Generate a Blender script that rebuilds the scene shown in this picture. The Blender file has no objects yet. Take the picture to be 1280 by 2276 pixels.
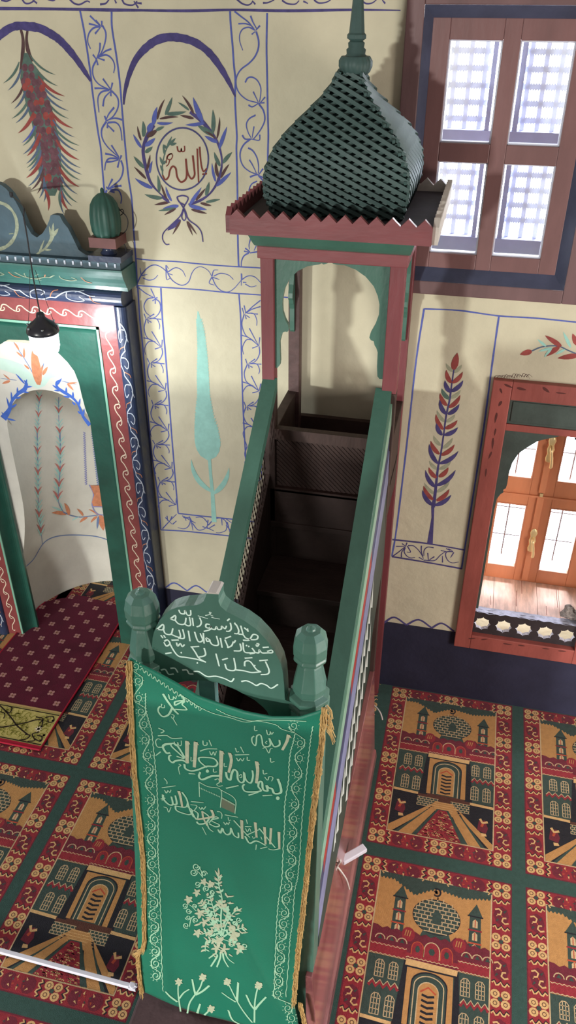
import bpy, bmesh, math, random
from mathutils import Vector, Matrix
from math import sin, cos, pi, sqrt, atan2, radians
random.seed(7)
SC = bpy.context.scene
COL = SC.collection

# ---------------------------------------------------------------- camera (solved from the room's straight lines)
FPX, YAW, PITCH, ROLL, EYE = 1805.38, -.22793, .575889, .001745, 3.5
_cy, _sy, _cp, _sp = cos(YAW), sin(YAW), cos(PITCH), sin(PITCH)
CF = Vector((_sy*_cp, _cy*_cp, -_sp)); _r = Vector((_cy, -_sy, 0)); _u = _r.cross(CF)
CR = cos(ROLL)*_r + sin(ROLL)*_u; CU = -sin(ROLL)*_r + cos(ROLL)*_u
CAMLOC = Vector((0, 0, EYE))
cam = bpy.data.cameras.new('camera'); camo = bpy.data.objects.new('camera', cam); COL.objects.link(camo)
cam.sensor_fit = 'VERTICAL'; cam.sensor_height = 36; cam.lens = 36*FPX/2276
cam.clip_start = .05; cam.clip_end = 100
M4 = Matrix((CR, CU, -CF)).transposed().to_4x4(); M4.translation = CAMLOC
camo.matrix_world = M4; SC.camera = camo

def ray(x, y): return CF + CR*((x-640)/FPX) - CU*((y-1138)/FPX)
def onY(x, y, Y):                       # where the sight line of a pixel meets the upright plane at depth Y
    d = ray(x, y); t = Y/d.y; return Vector((d.x*t, Y, EYE+d.z*t))
def onZ(x, y, z=0):
    d = ray(x, y); t = (z-EYE)/d.z; return Vector((d.x*t, d.y*t, z))
YW = 3.545                              # painted wall

# ---------------------------------------------------------------- materials
def lin(c):
    c = c.lstrip('#'); v = [int(c[i:i+2], 16)/255 for i in (0, 2, 4)]
    return tuple((x/12.92 if x <= .04045 else ((x+.055)/1.055)**2.4) for x in v)+(1,)
def mat(name, col, rough=.6, spec=.35, var=0, vscale=8, bump=0, bscale=60, stretch=(1, 1, 1), col2=None, metal=0, coat=0, sheen=0, transl=0):
    m = bpy.data.materials.new(name); m.use_nodes = True; nt = m.node_tree; N = nt.nodes; L = nt.links
    b = N['Principled BSDF']; c = lin(col)
    b.inputs['Base Color'].default_value = c; b.inputs['Roughness'].default_value = rough
    b.inputs['Specular IOR Level'].default_value = spec; b.inputs['Metallic'].default_value = metal
    if coat: b.inputs['Coat Weight'].default_value = coat; b.inputs['Coat Roughness'].default_value = .15
    if sheen: b.inputs['Sheen Weight'].default_value = sheen; b.inputs['Sheen Roughness'].default_value = .5
    if transl: b.inputs['Transmission Weight'].default_value = transl
    tc = N.new('ShaderNodeTexCoord'); mp = N.new('ShaderNodeMapping'); mp.inputs['Scale'].default_value = stretch
    L.new(tc.outputs['Object'], mp.inputs['Vector'])
    if var:
        n = N.new('ShaderNodeTexNoise'); n.inputs['Scale'].default_value = vscale; n.inputs['Detail'].default_value = 5
        n.inputs['Roughness'].default_value = .62
        L.new(mp.outputs['Vector'], n.inputs['Vector'])
        r = N.new('ShaderNodeValToRGB'); r.color_ramp.elements[0].position = .36; r.color_ramp.elements[1].position = .66
        c2 = lin(col2) if col2 else tuple(x*(1-var) for x in c[:3])+(1,)
        r.color_ramp.elements[0].color = c2; r.color_ramp.elements[1].color = c
        L.new(n.outputs['Fac'], r.inputs['Fac']); L.new(r.outputs['Color'], b.inputs['Base Color'])
    if bump:
        n2 = N.new('ShaderNodeTexNoise'); n2.inputs['Scale'].default_value = bscale; n2.inputs['Detail'].default_value = 4
        L.new(mp.outputs['Vector'], n2.inputs['Vector'])
        bp = N.new('ShaderNodeBump'); bp.inputs['Strength'].default_value = bump; bp.inputs['Distance'].default_value = .01
        L.new(n2.outputs['Fac'], bp.inputs['Height']); L.new(bp.outputs['Normal'], b.inputs['Normal'])
    return m
def emit(name, col, s):
    m = bpy.data.materials.new(name); m.use_nodes = True; nt = m.node_tree; nt.nodes.clear()
    e = nt.nodes.new('ShaderNodeEmission'); o = nt.nodes.new('ShaderNodeOutputMaterial')
    e.inputs['Color'].default_value = lin(col); e.inputs['Strength'].default_value = s
    nt.links.new(e.outputs[0], o.inputs[0]); return m

# ---------------------------------------------------------------- mesh builder
class MB:
    def __init__(s): s.v = []; s.f = []; s.m = []; s.sm = []
    def add(s, vs, fs, m=0, smooth=False):
        o = len(s.v); s.v += [tuple(v) for v in vs]
        for f in fs: s.f.append(tuple(i+o for i in f)); s.m.append(m); s.sm.append(smooth)
        return s
    def hexa(s, p, m=0):                # p: 4 bottom corners (counter-clockwise from above) then 4 top
        return s.add(p, [(3, 2, 1, 0), (4, 5, 6, 7), (0, 1, 5, 4), (1, 2, 6, 5), (2, 3, 7, 6), (3, 0, 4, 7)], m)
    def box(s, x0, x1, y0, y1, z0, z1, m=0):
        return s.hexa([(x0, y0, z0), (x1, y0, z0), (x1, y1, z0), (x0, y1, z0), (x0, y0, z1), (x1, y0, z1), (x1, y1, z1), (x0, y1, z1)], m)
    def prism(s, poly, vec, m=0, ms=None):
        n = len(poly); vec = Vector(vec); a = [Vector(p) for p in poly]; b = [p+vec for p in a]
        s.add(a+b, [tuple(range(n))[::-1], tuple(range(n, 2*n))], m)
        s.add(a+b, [(i, (i+1) % n, (i+1) % n+n, i+n) for i in range(n)], m if ms is None else ms)
        return s
    def poly(s, pts, m=0): return s.add(pts, [tuple(range(len(pts)))], m)
    def ribbon(s, pts, n, w, m=0, off=0):
        pts = [Vector(p) for p in pts]; k = len(pts)
        if not isinstance(w, (list, tuple)): w = [w]*k
        vs = []
        for i, p in enumerate(pts):
            t = pts[min(i+1, k-1)]-pts[max(i-1, 0)]
            nn = n(p) if callable(n) else n
            d = Vector(nn).cross(t)
            if d.length < 1e-12: d = Vector((1, 0, 0))
            d.normalize(); q = p+Vector(nn)*off
            vs += [q+d*w[i]/2, q-d*w[i]/2]
        return s.add(vs, [(2*i, 2*i+1, 2*i+3, 2*i+2) for i in range(k-1)], m)
    def tube(s, pts, r, m=0, seg=8, caps=True):
        pts = [Vector(p) for p in pts]; k = len(pts)
        if not isinstance(r, (list, tuple)): r = [r]*k
        vs = []; up = None
        for i, p in enumerate(pts):
            t = (pts[min(i+1, k-1)]-pts[max(i-1, 0)]).normalized()
            if up is None: up = t.orthogonal().normalized()
            up = (up-t*up.dot(t)); up = up.normalized() if up.length > 1e-6 else t.orthogonal().normalized()
            b = t.cross(up)
            vs += [p+(up*cos(2*pi*j/seg)+b*sin(2*pi*j/seg))*r[i] for j in range(seg)]
        fs = [(i*seg+j, i*seg+(j+1) % seg, (i+1)*seg+(j+1) % seg, (i+1)*seg+j) for i in range(k-1) for j in range(seg)]
        s.add(vs, fs, m, True)
        if caps:
            s.add(vs[:seg], [tuple(range(seg))[::-1]], m); s.add(vs[-seg:], [tuple(range(seg))], m)
        return s
    def lathe(s, prof, c, seg=16, m=0, smooth=True, rot=0, rf=None):
        vs = []
        for (r, z) in prof:
            for j in range(seg):
                a = 2*pi*j/seg+rot; rr = r*(rf(a) if rf else 1)
                vs.append((c[0]+rr*cos(a), c[1]+rr*sin(a), c[2]+z))
        k = len(prof)
        s.add(vs, [(i*seg+j, i*seg+(j+1) % seg, (i+1)*seg+(j+1) % seg, (i+1)*seg+j) for i in range(k-1) for j in range(seg)], m, smooth)
        s.add(vs[:seg], [tuple(range(seg))[::-1]], m); s.add(vs[-seg:], [tuple(range(seg))], m)
        return s
    def grid(s, fn, nu, nv, m=0, smooth=True):
        vs = [fn(i/nu, j/nv) for j in range(nv+1) for i in range(nu+1)]
        return s.add(vs, [(j*(nu+1)+i, j*(nu+1)+i+1, (j+1)*(nu+1)+i+1, (j+1)*(nu+1)+i) for j in range(nv) for i in range(nu)], m, smooth)
    def build(s, name, mats, parent=None, bevel=0, solid=0):
        me = bpy.data.meshes.new(name); me.from_pydata(s.v, [], s.f)
        if not isinstance(mats, (list, tuple)): mats = [mats]
        for x in mats: me.materials.append(x)
        me.polygons.foreach_set('material_index', s.m); me.polygons.foreach_set('use_smooth', s.sm)
        me.validate(); me.update()
        o = bpy.data.objects.new(name, me); COL.objects.link(o)
        if parent: o.parent = parent; o.matrix_parent_inverse = wmat(parent).inverted()
        if bevel:
            md = o.modifiers.new('edge', 'BEVEL'); md.width = bevel; md.segments = 2; md.limit_method = 'ANGLE'; md.angle_limit = radians(40)
        if solid:
            md = o.modifiers.new('thick', 'SOLIDIFY'); md.thickness = solid; md.offset = -1
        return o
def wmat(o):
    m = Matrix.LocRotScale(o.location, o.rotation_euler, o.scale)
    return wmat(o.parent) @ o.matrix_parent_inverse @ m if o.parent else m
def thing(name, label, cat, loc=(0, 0, 0), group=None):
    o = bpy.data.objects.new(name, None); COL.objects.link(o); o.location = loc; o.empty_display_size = .1
    return tag(o, label, cat, group)
def tag(o, label, cat, group=None):
    o['label'] = label; o['category'] = cat
    if group: o['group'] = group
    return o
def struct(o, label=None):
    o['kind'] = 'structure'
    if label: o['label'] = label
    return o

# ---------------------------------------------------------------- painting on surfaces
def smooth_pts(p, n=5):
    if len(p) < 3: return [Vector(a) for a in p]
    p = [Vector(a) for a in p]; q = [p[0]*2-p[1]]+p+[p[-1]*2-p[-2]]; out = []
    for i in range(1, len(q)-2):
        a, b, c, d = q[i-1], q[i], q[i+1], q[i+2]
        for k in range(n):
            t = k/n
            out.append(.5*((2*b)+(c-a)*t+(2*a-5*b+4*c-d)*t*t+(3*b-a-3*c+d)*t**3))
    out.append(p[-1]); return out
class Canvas:
    """strokes given as points of the photograph and laid on the real surface they are painted on"""
    def __init__(s, mb, P, nrm, s0=1, ox=0, oy=0):
        s.mb, s.P, s.n = mb, P, nrm; s.z(s0, ox, oy); s.e = .0004; s.c = 0; s.ws = 1; s.ok = None
    def z(s, k, ox=0, oy=0): s.k, s.ox, s.oy = k, ox, oy; return s
    def px(s, p): return (p[0]/s.k+s.ox, p[1]/s.k+s.oy)
    def at(s, p): return s.P(*s.px(p))
    def nn(s, p): return s.n(p) if callable(s.n) else Vector(s.n)
    def scale(s, p):
        x, y = s.px(p); a = s.P(x, y); q, r = (s.P(x+1, y)-a).length, (s.P(x, y+1)-a).length; return min(.5*(q+r), 1.3*min(q, r))/s.k
    def stroke(s, pts, w, m=0, taper=(1, 1), lay=0, n=5, wob=0):
        sp = smooth_pts([(a[0], a[1], 0) for a in pts], n); k = len(sp)
        if isinstance(w, (list, tuple)):
            W = []
            for i in range(k):
                t = i/(k-1)*(len(w)-1); j = min(int(t), len(w)-2); W.append(w[j]+(w[j+1]-w[j])*(t-j))
        else: W = [w*(taper[0]+(taper[1]-taper[0])*i/(k-1)) for i in range(k)]
        sc = s.scale(pts[len(pts)//2])
        P3 = [s.at(p) for p in sp]
        if s.ok and not all(s.ok(p) for p in P3): return
        s.c = (s.c+1) % 97; s.mb.ribbon(P3, s.n, [max(a, .3)*sc*s.ws*(1+wob*random.uniform(-1, 1)) for a in W], m, s.e+lay*.0003+s.c*.000003)
    def leaf(s, a, b, w, m=0, bend=0, lay=0):
        a = Vector((a[0], a[1])); b = Vector((b[0], b[1])); d = b-a; nn = Vector((-d.y, d.x))
        pts = [tuple(a+d*t+nn*bend*4*t*(1-t)) for t in (0, .12, .3, .5, .7, .86, 1)]
        s.stroke(pts, [w*.35, w*.75, w, w*.95, w*.75, w*.42, w*.05], m, lay=lay, n=2)
    def fill(s, pts, m=0, lay=0, smooth=0):
        sp = [(a[0], a[1], 0) for a in pts]
        if smooth: sp = smooth_pts(sp+[sp[0]], smooth)[:-1]
        P3 = [s.at(p) for p in sp]
        s.c = (s.c+1) % 97; s.mb.poly([p+s.nn(p)*(s.e+lay*.0003+s.c*.000003) for p in P3], m)
    def ell(s, c, rx, ry, m=0, lay=0, n=14, rot=0):
        s.fill([(c[0]+rx*cos(2*pi*i/n)*cos(rot)-ry*sin(2*pi*i/n)*sin(rot), c[1]+rx*cos(2*pi*i/n)*sin(rot)+ry*sin(2*pi*i/n)*cos(rot)) for i in range(n)], m, lay)
# ================================================================ painted wall
PLASTER = mat('cream_plaster', '#cbc6ad', .85, .2, .12, 3.5, .55, 14)
NAVYDADO = mat('navy_dado_paint', '#2d2e42', .7, .25, .25, 5, .2, 30)
BLUE = mat('blue_paint', '#5c68b0', .8, .2, .2, 40)
PURP = mat('purple_paint', '#534d82', .8, .2, .3, 30)
PGREEN = mat('green_leaf_paint', '#5d766d', .8, .2, .25, 30)
PBROWN = mat('brown_leaf_paint', '#5d4747', .8, .2, .25, 30)
PRED = mat('red_leaf_paint', '#9c4f4b', .8, .2, .25, 30)
PTEAL = mat('turquoise_paint', '#9ccfc4', .8, .2, .14, 25)
PSAGE = mat('sage_paint', '#a3a78f', .8, .2, .2, 30)
PMUD = mat('maroon_spot_paint', '#75525b', .8, .2, .35, 40)
PTXT = mat('brown_lettering_paint', '#7a4038', .8, .2)
PGREY = mat('slate_blue_paint', '#5b6c84', .8, .2, .2, 30)
W_MATS = [PLASTER, NAVYDADO, BLUE, PURP, PGREEN, PBROWN, PRED, PTEAL, PSAGE, PMUD, PTXT, PGREY]
(_, NV, BL, PU, GR, BR, RD, TE, SG, MU, TX, GY) = range(12)
wall = MB()
HOLES = [(-.30, .36, 2.43, 3.44), (.20, .79, .46, 1.95), (-2.62, -1.63, -.01, 1.96)]
xs = [-7, -2.62, -1.63, -.30, .20, .36, .79, 5.5]; zs = [-.01, .46, .485, 1.95, 1.96, 2.43, 3.44, 6.5]
for i in range(len(xs)-1):
    for j in range(len(zs)-1):
        cx, cz = (xs[i]+xs[i+1])/2, (zs[j]+zs[j+1])/2
        if any(a < cx < b and c < cz < d for a, b, c, d in HOLES): continue
        mi = NV if cz < .485 else 0
        x0, x1, z0, z1 = xs[i], xs[i+1], zs[j], zs[j+1]
        wall.add([(x0, YW, z0), (x1, YW, z0), (x1, YW, z1), (x0, YW, z1)], [(0, 1, 2, 3)], mi)
        wall.add([(x0, 4.16, z0), (x1, 4.16, z0), (x1, 4.16, z1), (x0, 4.16, z1)], [(3, 2, 1, 0)], 0)
for a, b, c, d in HOLES:
    c = max(c, 0)
    wall.add([(a, YW, c), (a, 4.16, c), (a, 4.16, d), (a, YW, d)], [(0, 1, 2, 3)], 0)
    wall.add([(b, YW, c), (b, 4.16, c), (b, 4.16, d), (b, YW, d)], [(3, 2, 1, 0)], 0)
    wall.add([(a, YW, d), (b, YW, d), (b, 4.16, d), (a, 4.16, d)], [(3, 2, 1, 0)], 0)
    wall.add([(a, YW, c), (b, YW, c), (b, 4.16, c), (a, 4.16, c)], [(0, 1, 2, 3)], 0)
C = Canvas(wall, lambda x, y: onY(x, y, YW), (0, -1, 0)); C.ws = 1.18
def S(lst, m=BL, w=9, lay=1, tp=(1, .55)):
    for e in lst:
        if len(e) > 2 or not isinstance(e[1], (int, float)): C.stroke(e, w, m, tp, lay)
        else: C.stroke(e[0], e[1], m, tp, lay)
# top border line and the lower edge of the frieze above it
C.z(1); C.stroke([(-60, 19), (0, 19), (120, 20), (240, 22), (320, 23), (420, 24), (520, 22), (640, 24), (780, 22), (890, 23)], [5, 6, 5, 6, 4, 5, 4, 5, 4, 2], PU, lay=2)
C.z(4, 0, 0)
S([[(190, -20), (220, 25), (260, 30), (310, 5)], [(330, 30), (290, 0)], [(620, -5), (660, 30), (710, 40), (770, 10), (800, 20)],
   [(890, 40), (940, 30), (970, -5)], [(1035, 30), (1020, 0)], [(1085, -5), (1110, 35), (1180, 45), (1220, 10)], [(1230, 70), (1190, 10)],
   [(1260, 30), (1200, 25)], [(10, 0), (60, 10), (110, -10)], [(420, -10), (470, 5), (500, -12)]], PU, 15)
C.z(7.583, 500, 0)
S([[(200, -10), (290, 60), (380, 85), (440, 60), (470, 10)], [(510, 75), (460, 10)], [(640, 50), (720, 45), (830, 0)], [(960, 5), (1050, 60), (1180, 70), (1250, 10)],
   [(1500, 0), (1580, 50), (1700, 40), (1780, 0)], [(2300, 10), (2380, 60), (2480, 50), (2560, -10)], [(2700, 60), (2650, 0)], [(1320, 20), (1400, 60)]], PU, 26)
# left vine band
C.z(1)
C.stroke([(178, 24), (188, 75), (200, 155), (205, 200), (217, 288), (224, 330), (228, 380), (233, 440)], 3.4, BL, (1, 1), 1)
C.stroke([(248, 26), (249, 62), (258, 120), (266, 180), (271, 240), (277, 310), (285, 390), (293, 445), (297, 510), (303, 590), (305, 640)], 3.4, BL, (1, 1), 1)
C.z(4, 0, 0)
S([[(890, 235), (830, 250), (790, 300), (780, 370), (805, 435)], [(910, 225), (940, 290), (935, 370), (900, 470), (850, 530)],
   [(800, 140), (895, 235)], [(790, 210), (890, 235)], [(905, 185), (905, 240)], [(845, 300), (895, 240)], [(850, 180), (895, 230)],
   [(890, 380), (885, 450), (860, 520)], [(990, 435), (930, 460), (870, 520)], [(930, 535), (880, 520)], [(825, 485), (860, 530)], [(870, 580), (860, 530)],
   [(880, 500), (950, 490), (1000, 530), (1020, 590), (1010, 650)], [(860, 530), (825, 600), (830, 680), (880, 750), (980, 800)],
   [(840, 785), (900, 785), (980, 795)], [(915, 700), (980, 790)], [(1000, 735), (985, 800)], [(985, 855), (985, 800)], [(970, 800), (900, 820), (870, 880), (880, 1000)],
   [(915, 945), (930, 870), (980, 815)], [(990, 805), (1045, 870), (1050, 950), (1010, 1030), (950, 1075)],
   [(1015, 955), (970, 1010), (940, 1070)], [(930, 1030), (945, 1080)], [(1085, 1065), (1020, 1050), (950, 1070)], [(1015, 1170), (960, 1115)], [(955, 1140), (955, 1090)],
   [(960, 1090), (1030, 1090), (1070, 1140), (1085, 1250)], [(945, 1080), (905, 1150), (910, 1230), (960, 1310), (1060, 1400)]], BL, 14)
C.z(4, 0, 200)
S([[(990, 490), (1060, 600)], [(935, 565), (1000, 580), (1060, 610)], [(1080, 580), (1065, 620)], [(1045, 690), (1062, 620)], [(950, 640), (1000, 635), (1055, 620)],
   [(1050, 610), (970, 610), (940, 650), (930, 715)], [(1075, 625), (1095, 700), (1070, 790), (990, 860), (950, 880)],
   [(1000, 790), (960, 870)], [(945, 860), (970, 890)], [(1080, 850), (1020, 860), (970, 880)], [(1020, 910), (975, 900)], [(980, 890), (1050, 890), (1080, 950), (1075, 1010)], [(950, 890), (925, 960), (935, 1040)]], BL, 14)
# painted arches
C.z(4, 0, 0)
C.stroke([(-60, 350), (0, 312), (80, 255), (160, 230), (250, 235), (350, 250), (450, 300), (530, 355), (620, 450), (690, 540), (750, 630), (808, 720)], [60, 58, 52, 55, 60, 62, 60, 58, 56, 48, 40, 22], PU, lay=2, wob=.08)
C.z(2)
C.stroke([(550, 465), (555, 410), (575, 330), (610, 255), (670, 195), (730, 168), (800, 168), (870, 190), (930, 235), (980, 300), (1020, 370), (1046, 430)], [6, 14, 20, 26, 29, 30, 29, 28, 28, 25, 18, 6], PU, lay=2, wob=.08)
# hanging cypress under the left arch
C.z(4, 0, 0)
C.stroke([(185, 258), (205, 350), (202, 480), (180, 640)], [20, 24, 30, 14], BR, lay=1); C.stroke([(246, 265), (236, 350), (250, 450), (292, 545)], [16, 22, 34, 14], BR, lay=1)
AX = [(228, 430), (240, 560), (268, 700), (330, 880), (390, 1080), (425, 1250), (448, 1440), (462, 1600), (470, 1740)]
def axat(y):
    for (x0, y0), (x1, y1) in zip(AX, AX[1:]):
        if y <= y1: return x0+(x1-x0)*(y-y0)/(y1-y0)
    return AX[-1][0]
C.fill([(215, 470), (245, 470), (290, 560), (385, 680), (400, 830), (460, 960), (500, 1120), (540, 1290), (545, 1480), (540, 1620), (490, 1740), (440, 1740), (360, 1600), (335, 1480), (318, 1280), (280, 1080), (225, 900), (180, 700), (195, 590)], GR, 1)
random.seed(3)
for y in range(600, 1660, 62):
    for q in (-70, -22, 28, 74):
        hw = 62 if y < 700 else 90
        if abs(q) < hw: C.ell((axat(y)+q+random.uniform(-8, 8), y+random.uniform(-14, 14)), 27, 37, MU if random.random() < .84 else RD, 2, 9)
LT = [(30, 740, GR), (70, 805, GY), (100, 920, BR), (125, 970, GY), (105, 1055, GR), (140, 1095, GY), (160, 1185, RD), (195, 1270, BL), (203, 1296, GR), (205, 1372, GY), (240, 1387, RD), (235, 1455, GY), (240, 1492, GR), (255, 1522, GY), (235, 1582, RD), (250, 1657, GY), (275, 1692, BR), (330, 1722, BR), (350, 1762, GY), (390, 1795, GY), (430, 1872, RD)]
RT = [(495, 665, GR), (515, 765, GR), (575, 855, RD), (560, 900, GY), (610, 985, GY), (610, 1055, GR), (650, 1140, RD), (665, 1220, GY), (705, 1294, GR), (690, 1342, GY), (705, 1422, RD), (715, 1492, GY), (730, 1552, GY), (715, 1602, GR), (705, 1662, RD), (690, 1727, GY), (690, 1802, GR), (640, 1832, GY), (610, 1870, RD), (570, 1904, GY), (550, 1862, GR)]
for x, y, m in LT: C.leaf((axat(y-175)-min(70, (y-500)*.3), y-190), (x, y), 25 if m == RD else 17, m, -.1, 2)
for x, y, m in RT: C.leaf((axat(y-165)+min(74, (y-560)*.3), y-180), (x, y), 24 if m == RD else 16, m, .1, 2)
# wreath round the lettering
C.z(4.923, 280, 190)
WL = [(300, 430, 340, 235, 45, BL), (340, 410, 515, 405, 25, BL), (345, 370, 425, 150, 25, BR), (370, 365, 575, 345, 22, BR), (430, 320, 505, 130, 35, GR), (440, 310, 660, 285, 35, GR),
      (190, 560, 185, 390, 42, GR), (165, 600, 125, 445, 22, BR), (170, 680, 80, 535, 30, BL), (230, 560, 350, 480, 42, BR), (330, 490, 420, 450, 28, GR), (240, 500, 300, 400, 50, BL), (210, 660, 320, 575, 40, BL),
      (210, 730, 290, 670, 35, GR), (200, 900, 85, 775, 36, GR), (220, 1020, 90, 890, 26, BR), (290, 1120, 100, 1015, 38, BL), (225, 930, 265, 755, 25, BR), (260, 960, 290, 825, 26, BL),
      (360, 1170, 345, 980, 32, GR), (450, 1250, 385, 1080, 22, BR), (500, 1265, 435, 1105, 26, BL), (400, 1230, 205, 1190, 36, GR),
      (840, 400, 735, 130, 52, BL), (860, 410, 650, 430, 32, BL), (740, 310, 615, 110, 26, BR), (690, 270, 570, 185, 22, GR), (740, 360, 590, 325, 26, BR), (950, 520, 950, 265, 42, GR), (995, 580, 1025, 345, 22, BR),
      (1020, 690, 1105, 450, 36, BL), (950, 540, 785, 440, 52, GR), (1000, 620, 860, 550, 36, BL), (980, 580, 860, 500, 20, BR), (1060, 850, 1160, 730, 36, GR), (1030, 880, 965, 730, 36, GR), (1040, 1010, 1130, 860, 26, BR),
      (1010, 1000, 985, 830, 32, BR), (990, 1100, 1150, 950, 36, BL), (980, 1050, 940, 850, 26, BL)]
C.stroke([(300, 430), (240, 540), (195, 660), (190, 760), (225, 930), (270, 1060), (360, 1170), (470, 1260)], [40, 36, 30, 30, 34, 26, 12, 14], PU, lay=2)
C.stroke([(700, 290), (830, 390), (960, 550), (1025, 690), (1050, 850), (1015, 1020), (970, 1110), (900, 1200)], [26, 40, 26, 20, 14, 30, 16, 8], PU, lay=2)
for a in WL: C.leaf(a[:2], a[2:4], a[4], a[5], random.uniform(-.06, .06), 3)
E1 = [(617+285*cos(t)*.998-18*sin(t)*.3, 803+340*sin(t)+6*cos(t)) for t in [2*pi*i/48 for i in range(49)]]
C.stroke(E1, 15, GY, (1, 1), 2, 1); C.stroke(E1, 9, PU, (1, 1), 3, 1)
S([([(805, 670), (815, 800), (830, 900), (850, 940), (885, 905)], 16), ([(780, 690), (785, 850), (795, 1060)], 16), ([(730, 765), (745, 900), (750, 980), (720, 1020), (690, 990), (670, 930), (655, 800)], 18),
   ([(655, 800), (665, 960), (650, 1030), (600, 1055), (560, 1000), (545, 910), (510, 885), (480, 930), (465, 1000), (430, 1030), (400, 980)], 18),
   ([(560, 665), (570, 715), (600, 720), (605, 690), (610, 720), (640, 715), (640, 660)], 14), ([(505, 745), (460, 760), (450, 800), (490, 810), (510, 770), (490, 745), (450, 790), (440, 850)], 10), ([(480, 810), (465, 860), (440, 885)], 10)], TX, 14, 3, (1, .8))
C.ell((845, 970), 12, 12, TX, 3, 8); C.ell((875, 965), 12, 12, TX, 3, 8)
C.stroke([(400, 980), (398, 880), (420, 760), (450, 680), (500, 560)], 13, GR, (1, .6), 2)
for a in [(450, 690, 405, 645), (470, 650, 545, 575), (490, 650, 555, 630), (400, 860, 370, 780), (405, 860, 440, 820), (405, 940, 375, 870), (425, 760, 405, 650), (450, 680, 500, 560)]: C.leaf(a[:2], a[2:], 24, GR, 0, 2)
C.z(4.923, 340, 370)
for a in [(180, 390, 15, 420, 26, BR), (280, 430, 110, 460, 36, BL), (250, 455, 60, 485, 26, GR), (250, 460, 125, 530, 22, BR), (400, 420, 530, 230, 32, BL), (470, 370, 575, 240, 26, BR), (580, 320, 615, 170, 36, GR), (580, 390, 735, 360, 26, GR), (520, 400, 640, 430, 26, BR), (400, 430, 590, 475, 36, BL), (420, 470, 590, 515, 26, BR), (300, 585, 160, 700, 44, PU), (300, 600, 215, 745, 20, BR), (370, 600, 435, 755, 20, BR), (380, 600, 480, 745, 18, BR), (95, 330, 190, 400, 24, PU)]: C.leaf(a[:2], a[2:4], a[4], a[5], 0, 3)
C.stroke([(390, 420), (520, 370), (620, 300), (690, 220)], [22, 24, 16, 8], PU, lay=2)
S([([(345, 420), (290, 390), (265, 340), (290, 325), (330, 318), (380, 335), (380, 370), (340, 440), (300, 540), (200, 640), (120, 720), (105, 790), (140, 850), (180, 850)], 14), ([(300, 400), (350, 480), (390, 580), (480, 650), (530, 720), (548, 825)], 14), ([(340, 460), (315, 550), (340, 590), (360, 560), (340, 470)], 12)], PU, 14, 4, (1, .7))
# right vine band beside the kiosk
C.z(7.583, 500, 0)
C.stroke([(85, 190), (95, 400), (130, 800), (150, 1100), (175, 1350), (170, 1700), (195, 2200), (200, 2330), (192, 2500), (200, 2800), (208, 3150), (212, 3600), (216, 4000), (226, 4400), (235, 4500)], 26, BL, (1, 1), 1)
C.stroke([(710, 220), (700, 800), (710, 1300), (720, 1900), (730, 2270), (722, 2600), (720, 3200), (722, 3700), (726, 4500)], 25, BL, (1, 1), 1)
VB = [([(160, 190), (260, 270), (400, 380), (500, 510)], 26), ([(225, 400), (350, 400), (450, 440), (510, 520)], 22), ([(430, 265), (470, 370), (530, 480)], 26), ([(590, 430), (520, 510)], 26), ([(450, 580), (510, 530)], 20), ([(490, 500), (400, 460), (300, 490), (250, 580), (250, 700), (300, 850)], 22),
      ([(525, 530), (565, 680), (560, 820), (500, 960), (400, 1070), (270, 1170), (195, 1300), (190, 1450), (250, 1580), (370, 1680), (500, 1720), (570, 1740)], 26), ([(340, 1390), (380, 1320), (450, 1300), (540, 1350), (600, 1470), (600, 1600), (580, 1720)], 24), ([(475, 1545), (560, 1720)], 20), ([(675, 1635), (590, 1740)], 22), ([(665, 1730), (560, 1740)], 22), ([(395, 1770), (460, 1800), (560, 1745)], 24),
      ([(570, 1750), (650, 1870), (670, 2020), (620, 2150), (540, 2270), (480, 2343)], 26), ([(515, 1940), (410, 2000), (360, 2100), (390, 2233), (440, 2323)], 22), ([(490, 2130), (465, 2270), (460, 2320)], 18),
      ([(290, 2278), (340, 2343), (450, 2343)], 26), ([(585, 2268), (575, 2363), (450, 2343)], 20), ([(430, 2343), (320, 2433), (260, 2553), (260, 2683), (310, 2803), (420, 2893), (560, 2943)], 24), ([(390, 2493), (470, 2543), (540, 2663), (565, 2803), (560, 2923)], 24), ([(410, 2693), (470, 2793), (530, 2923)], 20), ([(640, 2843), (570, 2943)], 24), ([(420, 2983), (500, 2953), (560, 2943)], 26), ([(680, 3010), (560, 2953)], 22),
      ([(540, 3053), (450, 3103), (405, 3203), (420, 3313), (460, 3383)], 20), ([(580, 3208), (530, 3333), (470, 3403)], 18), ([(375, 3343), (470, 3413)], 20), ([(370, 3433), (460, 3403)], 20), ([(430, 3303), (480, 3413)], 24), ([(560, 2953), (660, 3080), (670, 3230), (600, 3360), (470, 3413)], 24), ([(460, 3413), (330, 3500), (280, 3640), (330, 3800), (430, 3960), (430, 4023)], 22),
      ([(430, 4023), (405, 4123), (410, 4203)], 18), ([(540, 4113), (490, 4223)], 18), ([(340, 4183), (420, 4243)], 22), ([(320, 4233), (420, 4253)], 22), ([(620, 4230), (420, 4263)], 26), ([(400, 4263), (320, 4313), (280, 4400), (272, 4500)], 22)]
S(VB, BL, 24)
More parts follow.
